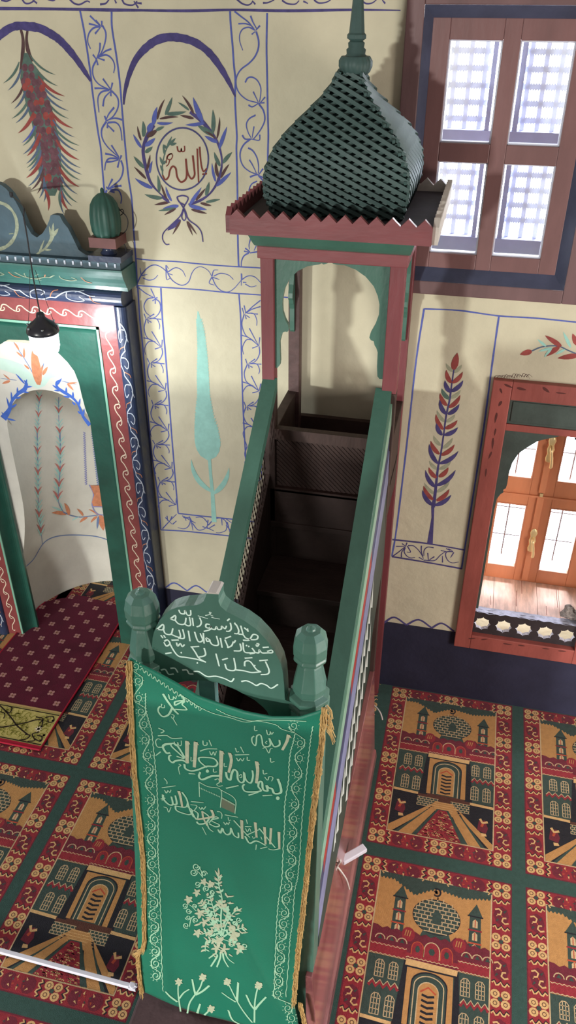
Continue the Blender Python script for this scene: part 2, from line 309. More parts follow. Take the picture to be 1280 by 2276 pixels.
# band across and framed panel with the pale cypress
C.z(4, 290, 560)
C.stroke([(40, 58), (200, 75), (400, 85), (600, 105), (850, 125), (1150, 142), (1400, 165)], 9, BL, (1, 1), 1)
C.stroke([(60, 298), (300, 315), (600, 335), (900, 365), (1150, 382), (1400, 405)], 9, BL, (1, 1), 1)
S([([(60, 280), (100, 200), (160, 135), (220, 115), (280, 140), (330, 185)], 10), [(95, 205), (85, 140)], [(100, 210), (150, 200)], [(110, 230), (160, 250), (210, 240), (245, 205)], [(330, 185), (315, 120), (340, 150)], [(315, 120), (320, 240), (350, 235)], [(330, 180), (400, 140), (460, 165), (490, 220)],
   [(330, 190), (370, 250), (430, 290), (480, 292), (520, 260), (545, 190), (580, 145), (630, 132), (690, 165), (725, 220)], [(725, 215), (740, 165), (780, 160)], [(725, 220), (700, 275), (745, 295)], [(730, 225), (790, 245)], [(740, 215), (800, 190), (870, 205), (915, 245)],
   [(725, 225), (760, 300), (810, 345), (870, 355), (920, 325), (960, 280), (985, 250)], [(990, 245), (990, 195)], [(985, 190), (985, 300)], [(1000, 270), (1030, 270)], [(985, 250), (1040, 215), (1100, 220), (1150, 265), (1200, 330)], [(1020, 285), (1070, 310), (1120, 300)], [(330, 190), (375, 205)]], BL, 8)
C.z(1)
C.stroke([(306, 635), (311, 710), (317.5, 772), (326, 880), (336, 1000), (350, 1092), (357.5, 1177.5)], 2.6, BL, (1, 1), 1)
C.stroke([(357.5, 640), (361, 710), (367.5, 785), (375, 880), (382.5, 980), (396, 1141)], 2.6, BL, (1, 1), 1)
C.stroke([(396, 1141), (440, 1146), (517, 1154), (600, 1164)], 2.4, BL, (1, 1), 1); C.stroke([(357.5, 1177.5), (415, 1181), (510, 1191), (600, 1201)], 2.4, BL, (1, 1), 1)
C.stroke([(531, 654), (535, 710), (536.5, 785), (539, 880), (542.5, 955), (546, 1022), (552, 1158)], 2.4, BL, (1, 1), 1)
C.z(4, 290, 560)
S([[(75, 320), (140, 370), (220, 410)], [(180, 325), (220, 410)], [(240, 405), (215, 415)], [(195, 435), (225, 415)], [(220, 460), (220, 415)], [(205, 405), (150, 420), (120, 480), (140, 540), (180, 570)], [(220, 415), (260, 450), (265, 520), (220, 580), (140, 600)]], BL, 9)
MOD = [[(120, 550), (140, 600)], [(210, 545), (150, 590)], [(270, 590), (200, 590)], [(160, 635), (150, 600)], [(190, 625), (155, 605)], [(170, 590), (230, 590), (258, 640), (258, 680)], [(140, 600), (120, 680), (150, 760), (220, 800), (275, 840)],
       [(115, 765), (180, 780), (260, 830)], [(190, 705), (270, 830)], [(285, 770), (278, 840)], [(215, 860), (270, 840)], [(220, 795), (160, 800), (125, 860), (135, 915)], [(280, 845), (285, 900), (250, 960), (180, 990)]]
def module(A, B, ex, flip=1):
    L0, L1 = Vector((327.5, 707.5)), Vector((335, 806))
    out = []
    for st in MOD:
        o = []
        for x, y in st:
            p = Vector((x/4+290, y/4+560))-L0; b = p.y/(L1.y-L0.y); a = p.x-b*(L1.x-L0.x)
            q = Vector(A)+(Vector(B)-Vector(A))*b; o.append((q.x+flip*a*ex+random.uniform(-.5, .5), q.y+a*.07*ex+random.uniform(-.5, .5)))
        out.append(o)
    return out
C.z(1)
random.seed(5)
LN = [(327.5, 707.5), (335, 806), (343.7, 898.7), (347.5, 987.5), (358.7, 1068.7), (366, 1150)]
for a, b in zip(LN, LN[1:]):
    ms = module(a, b, 1)
    S(ms if b[1] < 1140 else ms[:12], BL, 2.1)
RN = [(545, 696), (552, 808), (549, 902), (552, 990), (556, 1075)]
for a, b in zip(RN, RN[1:]): S(module(a, b, .95), BL, 2.1)
C.z(4, 290, 560); S([[(1155, 430), (1080, 490), (1020, 545)], [(1155, 485), (1080, 510), (1025, 545)], [(1010, 475), (1025, 545)]], BL, 9)
C.z(4, 290, 880)
S([[(285, 1180), (350, 1110), (410, 1050)], [(310, 1080), (370, 1140)], [(325, 1065), (330, 1110)], [(370, 1070), (350, 1110)], [(375, 1140), (410, 1110)], [(480, 1070), (495, 1110)], [(460, 1065), (540, 1110)], [(470, 1080), (530, 1090), (520, 1150), (480, 1180), (420, 1170)],
   [(540, 1110), (555, 1195)], [(540, 1110), (580, 1130)], [(520, 1070), (545, 1110)], [(550, 1130), (600, 1190), (660, 1180), (690, 1140)], [(690, 1130), (640, 1080), (580, 1080)], [(640, 1160), (690, 1180)], [(690, 1100), (680, 1180)], [(750, 1145), (690, 1180)], [(680, 1170), (740, 1200)],
   [(690, 1150), (740, 1100), (800, 1085), (850, 1120), (850, 1190), (800, 1215), (760, 1215)], [(810, 1090), (815, 1150)], [(840, 1085), (900, 1130)], [(860, 1120), (885, 1220)], [(850, 1150), (920, 1220), (990, 1210), (1030, 1150)]], BL, 8)
# pale turquoise cypress
C.z(4, 290, 560)
LE = [(595, 525), (590, 620), (597, 750), (600, 900), (595, 1100), (598, 1280), (580, 1450), (575, 1570), (577, 1690), (590, 1760), (622, 1812), (685, 1852)]
RE = [(605, 530), (635, 640), (655, 730), (670, 850), (685, 1000), (700, 1280), (735, 1470), (770, 1570), (795, 1700), (792, 1770), (760, 1822), (700, 1852)]
C.fill(LE+RE[::-1], TE, 0)
for k in range(44):
    y = 620+k*26; f = lambda E: next((E[i][0]+(E[i+1][0]-E[i][0])*(y-E[i][1])/(E[i+1][1]-E[i][1]) for i in range(len(E)-1) if E[i][1] <= y <= E[i+1][1]), 690)
    C.leaf((f(LE)+14, y+24), (f(LE)-9, y-26), 14, TE, .05, 1); C.leaf((f(RE)-16, y+24), (f(RE)+9, y-30), 15, TE, -.05, 1)
C.fill([(688, 1840), (702, 2020), (713, 2140), (722, 2400), (766, 2402), (745, 2140), (726, 1980), (716, 1840)], TE, 2)
C.leaf((728, 2130), (540, 1845), 40, TE, -.14, 2); C.leaf((735, 2150), (876, 1920), 36, TE, .12, 2)
# right-hand field: frame, three-coloured cypress, box vine, red flower spray
C.z(1)
for p in ([(942.5, 686.5), (1020, 690), (1108, 702), (1190, 707), (1290, 717), (1400, 728)], [(942.5, 686), (925, 800), (905, 980), (882, 1170), (870.9, 1237)], [(1108.7, 703), (1095, 800), (1075, 950), (1050, 1110), (1025.6, 1264)], [(872, 1199), (950, 1208), (1031, 1222)], [(871, 1237), (950, 1250), (1027, 1264)]):
    C.stroke(p, 3, PU if p[0][1] > 1100 else BL, (1, 1), 1, wob=.15)
C.z(6.4, 860, 1190)
S([[(75, 300), (160, 240), (260, 160)], [(215, 115), (260, 150)], [(285, 100), (265, 160)], [(130, 155), (250, 155)], [(205, 310), (210, 240), (250, 180)], [(260, 170), (245, 230), (280, 290), (340, 320), (400, 312)], [(290, 150), (335, 235), (280, 235)], [(300, 145), (370, 145), (420, 180), (480, 250), (520, 330)],
   [(490, 145), (490, 230), (515, 300)], [(665, 175), (580, 165), (530, 210), (525, 290)], [(455, 310), (540, 360)], [(580, 250), (590, 350)], [(675, 300), (600, 350)], [(530, 350), (620, 360), (690, 350), (760, 280), (830, 230)], [(790, 385), (790, 290)], [(765, 215), (850, 230)], [(840, 185), (900, 215)], [(950, 240), (905, 315)],
   [(940, 230), (850, 235), (835, 290), (870, 360), (930, 390), (1020, 378)], [(870, 190), (930, 215)]], PU, 14)
C.z(4.738, 930, 760)
C.stroke([(375, 280), (350, 450), (330, 600), (290, 790), (265, 980), (235, 1180), (205, 1330), (180, 1560), (155, 1740)], [9, 12, 15, 14, 13, 14, 18, 24, 34], PU, lay=2)
C.fill([(135, 1730), (138, 1850), (90, 2125), (150, 2130), (168, 1730)], PU, 2)
C.leaf((368, 290), (410, 115), 62, RD, 0, 3)
T6 = [(365, 310, 290, 225, SG), (370, 320, 455, 240, SG), (345, 430, 295, 295, RD), (355, 430, 465, 315, RD), (335, 530, 280, 405, PU), (345, 520, 470, 405, PU), (325, 600, 245, 490, GR), (335, 590, 445, 505, SG), (300, 670, 228, 540, RD), (320, 690, 440, 560, RD), (290, 760, 225, 610, PU), (310, 760, 430, 655, PU),
      (280, 840, 195, 720, SG), (290, 840, 385, 765, SG), (260, 920, 185, 760, RD), (280, 910, 410, 825, RD), (250, 980, 190, 855, PU), (270, 980, 415, 900, PU), (235, 1090, 160, 985, SG), (250, 1120, 360, 1010, SG), (220, 1180, 130, 1040, RD), (240, 1190, 380, 1080, RD), (205, 1280, 115, 1075, PU), (220, 1280, 420, 1150, PU),
      (200, 1340, 115, 1250, SG), (215, 1340, 345, 1250, SG), (190, 1430, 110, 1320, RD), (215, 1420, 315, 1320, RD), (180, 1530, 75, 1350, PU), (195, 1510, 390, 1350, PU), (175, 1600, 60, 1480, SG), (185, 1580, 330, 1460, SG), (155, 1660, 55, 1515, RD), (190, 1670, 325, 1550, RD), (150, 1720, 42, 1560, PU), (170, 1720, 345, 1610, PU)]
for i, a in enumerate(T6): C.leaf(a[:2], a[2:4], 40 if a[4] != SG else 34, a[4], .1 if i % 2 else -.1, 3 if a[4] != SG else 1)
C.z(2.371, 800, 600)
C.stroke([(905, 427), (960, 405), (1040, 400), (1100, 425), (1150, 445), (1300, 500)], 6, GY, lay=2)
for a in [(905, 428, 843, 445, 26, RD), (1060, 402, 975, 345, 22, RD), (1050, 405, 975, 455, 24, RD), (1142, 395, 1120, 335, 22, RD), (1150, 450, 1042, 465, 26, RD), (980, 402, 935, 365, 12, TE), (1110, 408, 1070, 325, 14, TE), (1010, 410, 940, 430, 12, TE), (1010, 412, 970, 460, 12, TE), (1080, 418, 1030, 445, 12, TE), (1180, 440, 1230, 380, 22, RD), (1200, 470, 1160, 520, 24, RD)]: C.leaf(a[:2], a[2:4], a[4], a[5], 0, 2)
# scalloped line over the dado
C.z(2.371, 800, 600)
for p in ([(60, 1862), (95, 1835), (125, 1860)], [(125, 1860), (180, 1830), (245, 1870)], [(245, 1870), (310, 1843), (378, 1886)], [(378, 1886), (432, 1862), (497, 1905)]): C.stroke(p, 8, PU, (1, 1), 2)
C.z(2, 0, 560)
for p in ([(735, 1492), (776, 1471), (832, 1506)], [(832, 1506), (872, 1483), (918, 1512)], [(918, 1512), (960, 1495), (1005, 1525)]): C.stroke(p, 5, BL, (1, 1), 2)
# grime on the plaster above the lower window
C.z(1)
for i in range(14):
    x = 1098+i*5.5; C.stroke([(x, 838+random.uniform(-3, 3)), (x+6, 833+random.uniform(-4, 3)), (x+14, 840+random.uniform(-3, 3))], 1.1, BR, (1, .3), 1)
WALL = struct(wall.build('wall_back', W_MATS), 'cream plaster wall with hand-painted blue vines, cypresses and a wreath')
# ================================================================ mihrab (prayer niche)
GPAINT = mat('green_gloss_paint', '#22574a', .38, .5, .3, 7, .12, 40, coat=.25)
RPAINT = mat('oxblood_gloss_paint', '#843f3f', .4, .45, .25, 9, .15, 40, coat=.2)
NPAINT = mat('navy_gloss_paint', '#2c3a58', .38, .5, .3, 9, .15, 40, coat=.25)
SLATE = mat('slate_green_paint', '#45606e', .5, .4, .22, 9, .12, 40)
CGREEN = mat('cornice_green_paint', '#3c6a63', .42, .45, .25, 8, .12, 40, coat=.2)
CREAMP = mat('cream_line_paint', '#d9c7b0', .6, .3, .15, 60)
WHITEP = mat('pale_line_paint', '#c3ccd8', .6, .3, .2, 40)
ORANGEP = mat('orange_line_paint', '#bd7f5d', .6, .3, .2, 40)
LEAFP = mat('dull_leaf_paint', '#8d9b84', .6, .3, .2, 40)
WIRE = mat('dark_wire', '#24242a', .5, .4)
YF = 3.45; MX = -2.14
MIH = thing('mihrab', 'painted wooden prayer niche with a green, red and navy frame around a plastered recess', 'prayer niche', (MX, YF, 0))
def mir(x): return 2*MX-x
def run_ribbon(mb, P, N, pts, w, m=0, off=.0014, n=5, taper=(1, .7)):
    sp = smooth_pts([(a[0], a[1], 0) for a in pts], n); k = len(sp)
    P3 = [P(p[0], p[1]) for p in sp]; vs = []
    for i, p in enumerate(P3):
        t = P3[min(i+1, k-1)]-P3[max(i-1, 0)]; nn = N(sp[i][0], sp[i][1]); d = nn.cross(t)
        d = d.normalized() if d.length > 1e-9 else Vector((1, 0, 0)); ww = w*(taper[0]+(taper[1]-taper[0])*i/(k-1))
        vs += [p+nn*off+d*ww/2, p+nn*off-d*ww/2]
    mb.add(vs, [(2*i, 2*i+1, 2*i+3, 2*i+2) for i in range(k-1)], m)
SC_MOD = [(.55, -.1), (.2, -.02), (-.25, .02), (-.62, .14), (-.62, .34), (-.2, .52), (.3, .72), (.62, .92), (.55, 1.12), (.15, 1.2), (-.05, 1.12)]
def guilloche(mb, P, N, L, per, half, w, m):
    v = .02
    while v+per*1.2 < L:
        run_ribbon(mb, P, N, [((a*half)+random.uniform(-.0015, .0015), v+b*per) for a, b in SC_MOD], w, m); v += per*random.uniform(.95, 1.05)
def vine(mb, P, N, L, per, half, w, m1, m2):
    v = .03; sgn = 1
    while v+per < L:
        p = per*random.uniform(.85, 1.15)
        run_ribbon(mb, P, N, [(-sgn*half*.3, v), (sgn*half*.5, v+p*.25), (sgn*half*.75, v+p*.55), (sgn*half*.3, v+p*.85), (sgn*half*.3, v+p)], w, m1)
        run_ribbon(mb, P, N, [(sgn*half*.55, v+p*.3), (-sgn*half*.2, v+p*.3), (-sgn*half*.6, v+p*.5), (-sgn*half*.35, v+p*.72), (sgn*half*.1, v+p*.6)], w*.9, m1)
        run_ribbon(mb, P, N, [(sgn*half*.3, v+p*.85), (-sgn*half*.5, v+p*.95), (-sgn*half*.75, v+p*1.1)], w*.8, m2)
        run_ribbon(mb, P, N, [(sgn*half*.65, v+p*.5), (sgn*half*.95, v+p*.72)], w*.8, m1)
        v += p; sgn = -sgn
random.seed(11)
up = Vector((0, 0, 1)); front = Vector((0, -1, 0))
for side in (1, -1):
    f = (lambda x: x) if side == 1 else mir
    b = MB(); x0, x1 = sorted((f(-1.735), f(-1.641)))
    b.box(x0, x1, YF, YW+.004, 0, 2.235)
    xc = (x0+x1)/2
    guilloche(b, lambda u, v: Vector((xc+side*u, YF, 2.12-v)), lambda u, v: front, 2.1, .098, .023, .0068, 1)
    b.build('border_panel', [RPAINT, CREAMP], MIH)
    b = MB(); xm = f(-1.608); R = .034; Z1 = 2.235
    nz = 30; seg = 10
    vs = []
    for z in (0, Z1):
        for j in range(seg+1):
            a = -pi/2+pi*j/seg; vs.append((xm+R*sin(a), YF-R*cos(a)*.8, z))
        vs += [(xm+R, YW+.004, z), (xm-R, YW+.004, z)]
    n = seg+3
    b.add(vs, [(j, (j+1) % n, (j+1) % n+n, j+n) for j in range(n)]+[tuple(range(n, 2*n))], 0)
    def PN(u, v): a = u/R*1.05; return Vector((xm+side*R*sin(a), YF-R*cos(a)*.8, 2.2-v))
    def NN(u, v): a = u/R*1.05; return Vector((side*sin(a), -cos(a), 0)).normalized()
    vine(b, PN, NN, 2.15, .15, R*.85, .0058, 1, 2)
    b.build('column_moulding', [NPAINT, WHITEP, ORANGEP], MIH)
# red lintel, navy half-round lintel, green cornice
b = MB(); b.box(mir(-1.735), -1.735, YF, YW+.004, 2.12, 2.235)
guilloche(b, lambda u, v: Vector((mir(-1.70)+v, YF, 2.178-u)), lambda u, v: front, .90, .082, .023, .0068, 1)
b.build('lintel_panel', [RPAINT, CREAMP], MIH)
def profile_bar(prof, x0, x1, mats, name, paint=None):
    b = MB(); n = len(prof)
    vs = [(x0, y, z) for y, z in prof]+[(x1, y, z) for y, z in prof]
    b.add(vs, [(j, (j+1) % n, (j+1) % n+n, j+n) for j in range(n)]+[tuple(range(n))[::-1], tuple(range(n, 2*n))], 0)
    if paint: paint(b)
    return b.build(name, mats, MIH)
pr = [(YW+.004, 2.235)]+[(YF-.036*cos(a)-.004, 2.273+.038*sin(a)) for a in [-pi/2+pi*j/10 for j in range(11)]]+[(YW+.004, 2.311)]
def pv(b): vine(b, lambda u, v: Vector((-2.71+v, YF-.036*cos(u/.038*1.1)-.004, 2.273+.038*sin(u/.038*1.1))), lambda u, v: Vector((0, -cos(u/.038), sin(u/.038))).normalized(), 1.10, .19, .033, .0058, 1, 2)
profile_bar(pr, mir(-1.585), -1.585, [NPAINT, WHITEP, ORANGEP], 'head_moulding', pv)
pr = [(YW+.004, 2.311), (3.432, 2.311), (3.428, 2.33), (3.42, 2.335), (3.412, 2.352), (3.398, 2.375), (3.39, 2.392), (3.386, 2.41), (3.386, 2.418), (YW+.004, 2.418)]
def pg(b): vine(b, lambda u, v: Vector((-2.70+v, 3.404-.013*u/.03, 2.366+u)), lambda u, v: Vector((0, -.9, -.4)).normalized(), 1.13, .2, .028, .0058, 1, 2)
profile_bar(pr, mir(-1.56), -1.555, [CGREEN, LEAFP, ORANGEP], 'cornice', pg)
def pd(b):
    for i in range(28): b.box(-2.70+i*.041, -2.692+i*.041, 3.396, 3.402, 2.428, 2.446, 1)
pr = [(YW+.004, 2.418), (3.40, 2.418), (3.40, 2.452), (YW+.004, 2.452)]
profile_bar(pr, mir(-1.565), -1.565, [SLATE, WHITEP], 'dentil_strip', pd)
# crest board with round lobe, pointed leaf and painted ring
cr = [(25, 432), (37, 452), (48, 474), (58, 500), (70, 520), (82, 528), (95, 518), (104, 503), (110, 488), (112, 479), (119, 477), (132, 479), (141, 495), (151, 507), (160, 525), (175, 556), (190, 566), (204, 572), (212, 585)]
right = [onY(x, y, 3.44) for x, y in cr]; right = [Vector((p.x, 3.44, max(p.z, 2.44))) for p in right]
top = [Vector((MX+(right[0].x-MX)*t, 3.44, right[0].z+.045*(1-t*t))) for t in (.7, .4, .1)]
half = right[::-1]+top
poly = half+[Vector((mir(p.x), 3.44, p.z)) for p in half[::-1]]
b = MB(); b.prism(poly, (0, .035, 0), 0)
cc = Canvas(b, lambda x, y: onY(x, y, 3.44), (0, -1, 0)); cc.z(1)
rc = (-7, 502)
cc.stroke([(rc[0]+45*cos(t), rc[1]+52*sin(t)) for t in [2*pi*i/40 for i in range(41)]], 7, 1, (1, 1), 1, 1, wob=.2)
cc.z(4, 0, 420)
cc.stroke([(285, 625), (340, 570), (400, 530), (450, 460), (470, 395)], [10, 14, 16, 26, 40], 1, lay=1)
for a in [(465, 430, 475, 300, 26), (460, 430, 438, 330, 24), (470, 420, 520, 350, 28), (395, 540, 460, 540, 18), (345, 580, 395, 450, 18)]: cc.leaf(a[:2], a[2:4], a[4], 1, 0, 2)
cc.stroke([(80, 400), (120, 395)], 8, 2, lay=1)
b.build('crest', [SLATE, mat('faded_gold_line', '#a9b39a', .6, .3, .35, 50), LEAFP], MIH)
# gourd-shaped corner finials on little blocks
for xf in (-1.637, mir(-1.637)):
    b = MB(); c = (xf, 3.455, 0)
    b.box(xf-.075, xf+.082, 3.39, 3.53, 2.452, 2.478, 1)
    b.lathe([(.04, 2.478), (.03, 2.49), (.026, 2.505), (.045, 2.512)], c, 16, 1)
    b.box(xf-.064, xf+.064, 3.395, 3.515, 2.512, 2.556, 2)
    b.lathe([(.055, 2.556), (.063, 2.575), (.066, 2.61), (.065, 2.65), (.058, 2.69), (.043, 2.715), (.022, 2.732), (.008, 2.736), (.008, 2.75), (.003, 2.757)], c, 64, 0, True, 0, lambda a: 1+.10*abs(cos(6*a))-.07)
    o = b.build('finial', [mat('dull_green_paint', '#315a50', .5, .4, .25, 12), NPAINT, mat('dark_red_block_paint', '#6e4240', .5, .4, .25, 12)], MIH)
    if xf > MX:
        w = MB(); pts = [onY(x/4, 420+y/4, 3.49) for x, y in [(1000, 100), (1040, 150), (1070, 190), (1120, 240), (1138, 300), (1120, 370), (1070, 415), (1060, 450), (1110, 500), (1120, 560)]]
        w.tube(smooth_pts(pts, 4), .0022, 0, 6); pts = [onY(x/4, 420+y/4, 3.50) for x, y in [(1050, 200), (1085, 180), (1100, 210), (1070, 235)]]
        w.tube(smooth_pts(pts, 4), .002, 0, 6); w.build('wire_loop', WIRE, o)
# green moulded reveal and panel with arched cut-out
X0, X1, XI0, XI1, ZT, ZI = mir(-1.735), -1.735, -2.487, -1.797, 2.12, 2.055; OX = -2.187
b = MB()
def cove(p0, p1, q0, q1, n=6):          # concave strip between an outer edge (front) and an inner edge (set back)
    for i in range(n):
        def at(t, A, B): 
            A, B = Vector(A), Vector(B); r = A.lerp(B, t); r.y = A.y+(B.y-A.y)*(1-(1-t)**2.2); return r
        a0, a1 = at(i/n, p0, q0), at((i+1)/n, p0, q0); b0, b1 = at(i/n, p1, q1), at((i+1)/n, p1, q1)
        b.add([a0, b0, b1, a1], [(0, 1, 2, 3)], 0, True)
YP = 3.525
def lip(x0, x1, z0, z1): b.box(x0, x1, YF-.006, YF+.03, z0, z1, 1)
lip(X1-.012, X1, 0, ZT); lip(X0, X0+.012, 0, ZT); lip(X0, X1, ZT-.012, ZT)
cove((X1-.012, YF, 0), (X1-.012, YF, ZT-.012), (XI1, YP, 0), (XI1, YP, ZI))
cove((X0+.012, YF, 0), (X0+.012, YF, ZT-.012), (XI0, YP, 0), (XI0, YP, ZI))
cove((X0+.012, YF, ZT-.012), (X1-.012, YF, ZT-.012), (XI0, YP, ZI), (XI1, YP, ZI))
o = b.build('inner_moulding', [GPAINT, mat('light_green_edge_paint', '#78a892', .45, .4)], MIH)
ar = [(62, 757.5), (95, 762), (127, 782), (150, 805), (165, 825), (175, 850), (182, 880), (190, 910), (200, 935), (205, 970)]
ar = [onY(x, y, YP) for x, y in ar]
rightc = [(OX, ar[0].z+.002)]+[(p.x, p.z) for p in ar[1:]]+[(-1.90, 0)]
leftc = [(2*OX-x, z) for x, z in rightc[::-1]]
poly = [(XI1, 0), (XI1, ZI), (XI0, ZI), (XI0, 0)]+leftc+rightc
b = MB(); b.prism([Vector((x, YP, z)) for x, z in poly], (0, .018, 0), 0)
b.build('spandrel_panel', [GPAINT], MIH)
# plaster face and deep rounded niche
YN = 3.552; NX = -2.14
def sm(t): t = max(0, min(1, t)); return t*t*(3-2*t)
def na(z):
    if z < 1.42: return .272+.188*sm(1-z/1.0)
    return .272*sqrt(max(0, 1-((z-1.42)/.285)**2))
def nb(z):
    if z < 1.42: return .46+.10*sm(1-z/1.0)
    return .46*sqrt(max(0, 1-((z-1.42)/.285)**2))
NICHE = mat('niche_plaster', '#dcdacf', .85, .2, .12, 4, .5, 12)
b = MB(); zsn = [i*.05 for i in range(29)]+[1.42+.285*sin(pi/2*i/12) for i in range(1, 13)]
b.grid(lambda u, v: (lambda z: (NX-na(z)*cos(pi*u), YN+nb(z)*sin(pi*u), z))(zsn[int(round(v*(len(zsn)-1)))]), 40, len(zsn)-1, 0)
for za, zb in zip(zsn, zsn[1:]):
    for sg, xo_ in ((-1, -2.68), (1, -1.60)): b.add([(NX+sg*na(za), YN, za), (xo_, YN, za), (xo_, YN, zb), (NX+sg*na(zb), YN, zb)], [(0, 1, 2, 3)], 0)
b.add([(-2.68, YN, zsn[-1]), (-1.60, YN, zsn[-1]), (-1.60, YN, 1.95), (-2.68, YN, 1.95)], [(0, 1, 2, 3)], 0)
def niche_pt(x, y):
    d = ray(x, y); lo, hi = YN, 4.3
    def g(Y): p = CAMLOC+d*(Y/d.y); a, bb = max(na(p.z), .02), max(nb(p.z), .02); return ((p.x-NX)/a)**2+((Y-YN)/bb)**2-1
    if g(lo) > 0: return CAMLOC+d*(YN/d.y)
    for _ in range(40):
        mid = (lo+hi)/2
        if g(mid) > 0: hi = mid
        else: lo = mid
    return CAMLOC+d*(lo/d.y)
def niche_n(p):
    if p.y < YN+.002: return Vector((0, -1, 0))
    a, bb = max(na(p.z), .05), max(nb(p.z), .05); return Vector((-(p.x-NX)/a/a, -(p.y-YN)/bb/bb, 0)).normalized()
nc = Canvas(b, niche_pt, niche_n); nc.e = .002; nc.ok = lambda p: p.y > YN+.004
nm = dict(BL=1, RD=2, TE=3, OR=4, PU=5)
def twig(pts, tiers, lr, lt):
    nc.stroke(pts, 6, 1, (1, .6), 1)
    for x, y in tiers:
        nc.leaf((x, y+30), (x-34*lr, y-34), 11*lr, 2, .12, 2); nc.leaf((x, y+30), (x+34*lr, y-34), 11*lr, 2, -.12, 2)
        [nc.leaf((x, y+q), (x+s_*30*lr, y+q-52), 9, 3, -.1*s_, 1) for q in (-14, -50, 50) for s_ in (-1, 1)]
nc.z(4, 0, 660)
twig([(365, 870), (340, 980), (335, 1150), (328, 1260)], [(345, 900), (340, 1040), (330, 1180)], 1, 1)
twig([(520, 890), (520, 1040), (525, 1180), (525, 1270)], [(520, 1000), (528, 1180)], 1.25, 1)
nc.z(3.2, 0, 960)
twig([(262, -20), (265, 130), (268, 280), (270, 440), (275, 580), (290, 700), (300, 800)], [(265, 130), (268, 280), (268, 420), (275, 580), (288, 690)], .9, 1)
twig([(425, -20), (427, 130), (425, 280), (415, 400), (415, 500), (450, 570)], [(427, 130), (425, 255), (418, 360), (410, 450)], 1.15, 1)
nc.stroke([(450, 570), (500, 592), (560, 605), (620, 600), (700, 590)], 6, 1, lay=1)
for a in [(470, 585, 365, 575, 22), (490, 590, 455, 505, 22), (590, 595, 545, 545, 14), (620, 605, 565, 645, 20), (700, 590, 630, 550, 12), (690, 600, 645, 645, 16)]: nc.leaf(a[:2], a[2:4], a[4], 4, .06, 2)
for a in [(440, 560, 365, 530, 10), (445, 550, 425, 500, 10), (560, 600, 510, 630, 10)]: nc.leaf(a[:2], a[2:4], a[4], 3, 0, 1)
nc.fill([(640, 380), (735, 380), (740, 440), (735, 530), (660, 530), (652, 500), (668, 450)], 4, 1); nc.stroke([(635, 375), (665, 440), (655, 520), (690, 580), (745, 590)], 7, 5, lay=2)
nc.stroke([(655, 530), (740, 532)], 6, 5, lay=2); nc.leaf((715, 590), (735, 700), 40, 4, 0, 1); nc.leaf((700, 600), (690, 690), 14, 1, 0, 2)
for i in range(24):
    t = i/23; nc.stroke([(590+12*t, 0+360*t), (606+12*t, 8+360*t), (592+12*t, 16+360*t)], 5, 5, lay=1)
for i in range(24):
    t = i/23; nc.stroke([(648+40*t, 0+360*t), (664+40*t, 8+360*t), (650+40*t, 16+360*t)], 5, 1, lay=1)
nc.ok = None; nc.z(3.2, 0, 960); nc.stroke([(185, 955), (240, 900), (300, 800), (360, 755), (450, 735), (560, 733), (680, 742), (770, 768), (860, 800)], 6, 1, (1, 1), 1)
# painting over the niche arch
nc = Canvas(b, lambda x, y: onY(x, y, YN), (0, -1, 0)); nc.e = .001
nc.z(4, 0, 660)
nc.fill([(0, 540), (90, 560), (200, 600), (285, 690), (340, 785), (400, 690), (450, 560), (560, 580), (650, 690), (690, 780), (560, 700), (450, 720), (400, 790), (340, 815), (270, 790), (150, 690), (0, 640)], 6, 0)
nc.leaf((345, 780), (295, 440), 84, 4, 0, 2); nc.stroke([(345, 780), (250, 600), (120, 400)], 7, 1, lay=1); nc.stroke([(345, 780), (390, 590)], 7, 1, lay=1)
for a in [(200, 530, 145, 485, 18), (170, 470, 125, 395, 18), (215, 540, 215, 450, 18), (260, 640, 215, 600, 18), (380, 690, 425, 620, 26), (365, 680, 380, 600, 18), (330, 700, 290, 640, 16)]: nc.leaf(a[:2], a[2:4], a[4], 4, 0, 2)
for pts in ([(30, 1080), (85, 1000), (105, 930), (160, 860), (220, 820), (235, 770), (215, 740)], [(800, 1140), (740, 1060), (700, 960), (640, 890), (560, 840), (510, 800), (505, 755), (540, 735)]): nc.stroke(pts, [56, 32, 22, 26, 34, 26, 8] if pts[0][0] < 100 else [40, 26, 20, 24, 30, 24, 14, 5], 7, lay=2)
for a in [(60, 1090, 15, 1020), (90, 1000, 60, 890), (110, 940, 100, 840), (160, 870, 155, 800), (215, 800, 290, 795), (220, 770, 140, 680), (230, 780, 240, 730), (200, 840, 260, 850), (140, 900, 190, 890), (110, 980, 150, 950), (60, 1080, 145, 1100), (520, 820, 465, 780), (540, 830, 480, 830), (590, 860, 590, 800), (650, 900, 650, 840), (700, 970, 715, 900), (740, 1060, 750, 990), (620, 890, 560, 880), (670, 960, 640, 930), (720, 1040, 690, 1010), (510, 780, 550, 720)]: nc.leaf(a[:2], a[2:], 17, 7, 0, 3)
for a in [(150, 740, 0, 722, 6, 1), (90, 735, 30, 685, 14, 4), (90, 745, 20, 770, 22, 4), (545, 745, 690, 780, 6, 1), (600, 770, 690, 760, 16, 4), (600, 770, 655, 830, 22, 4)]: nc.leaf(a[:2], a[2:4], a[4], a[5], 0, 2)
b.build('niche_plaster', [NICHE, mat('blue_grey_stem_paint', '#7286b0', .8, .2), mat('coral_leaf_paint', '#cc8078', .8, .2, .25, 40), mat('mint_leaf_paint', '#a9d6cf', .8, .2), mat('orange_bud_paint', '#d8906c', .8, .2, .25, 40), mat('violet_outline_paint', '#8c8fc0', .8, .2), mat('mint_wash_paint', '#c3ddd0', .8, .2, .1, 9), mat('cobalt_leaf_paint', '#4b70c8', .8, .2, .2, 40)], MIH)

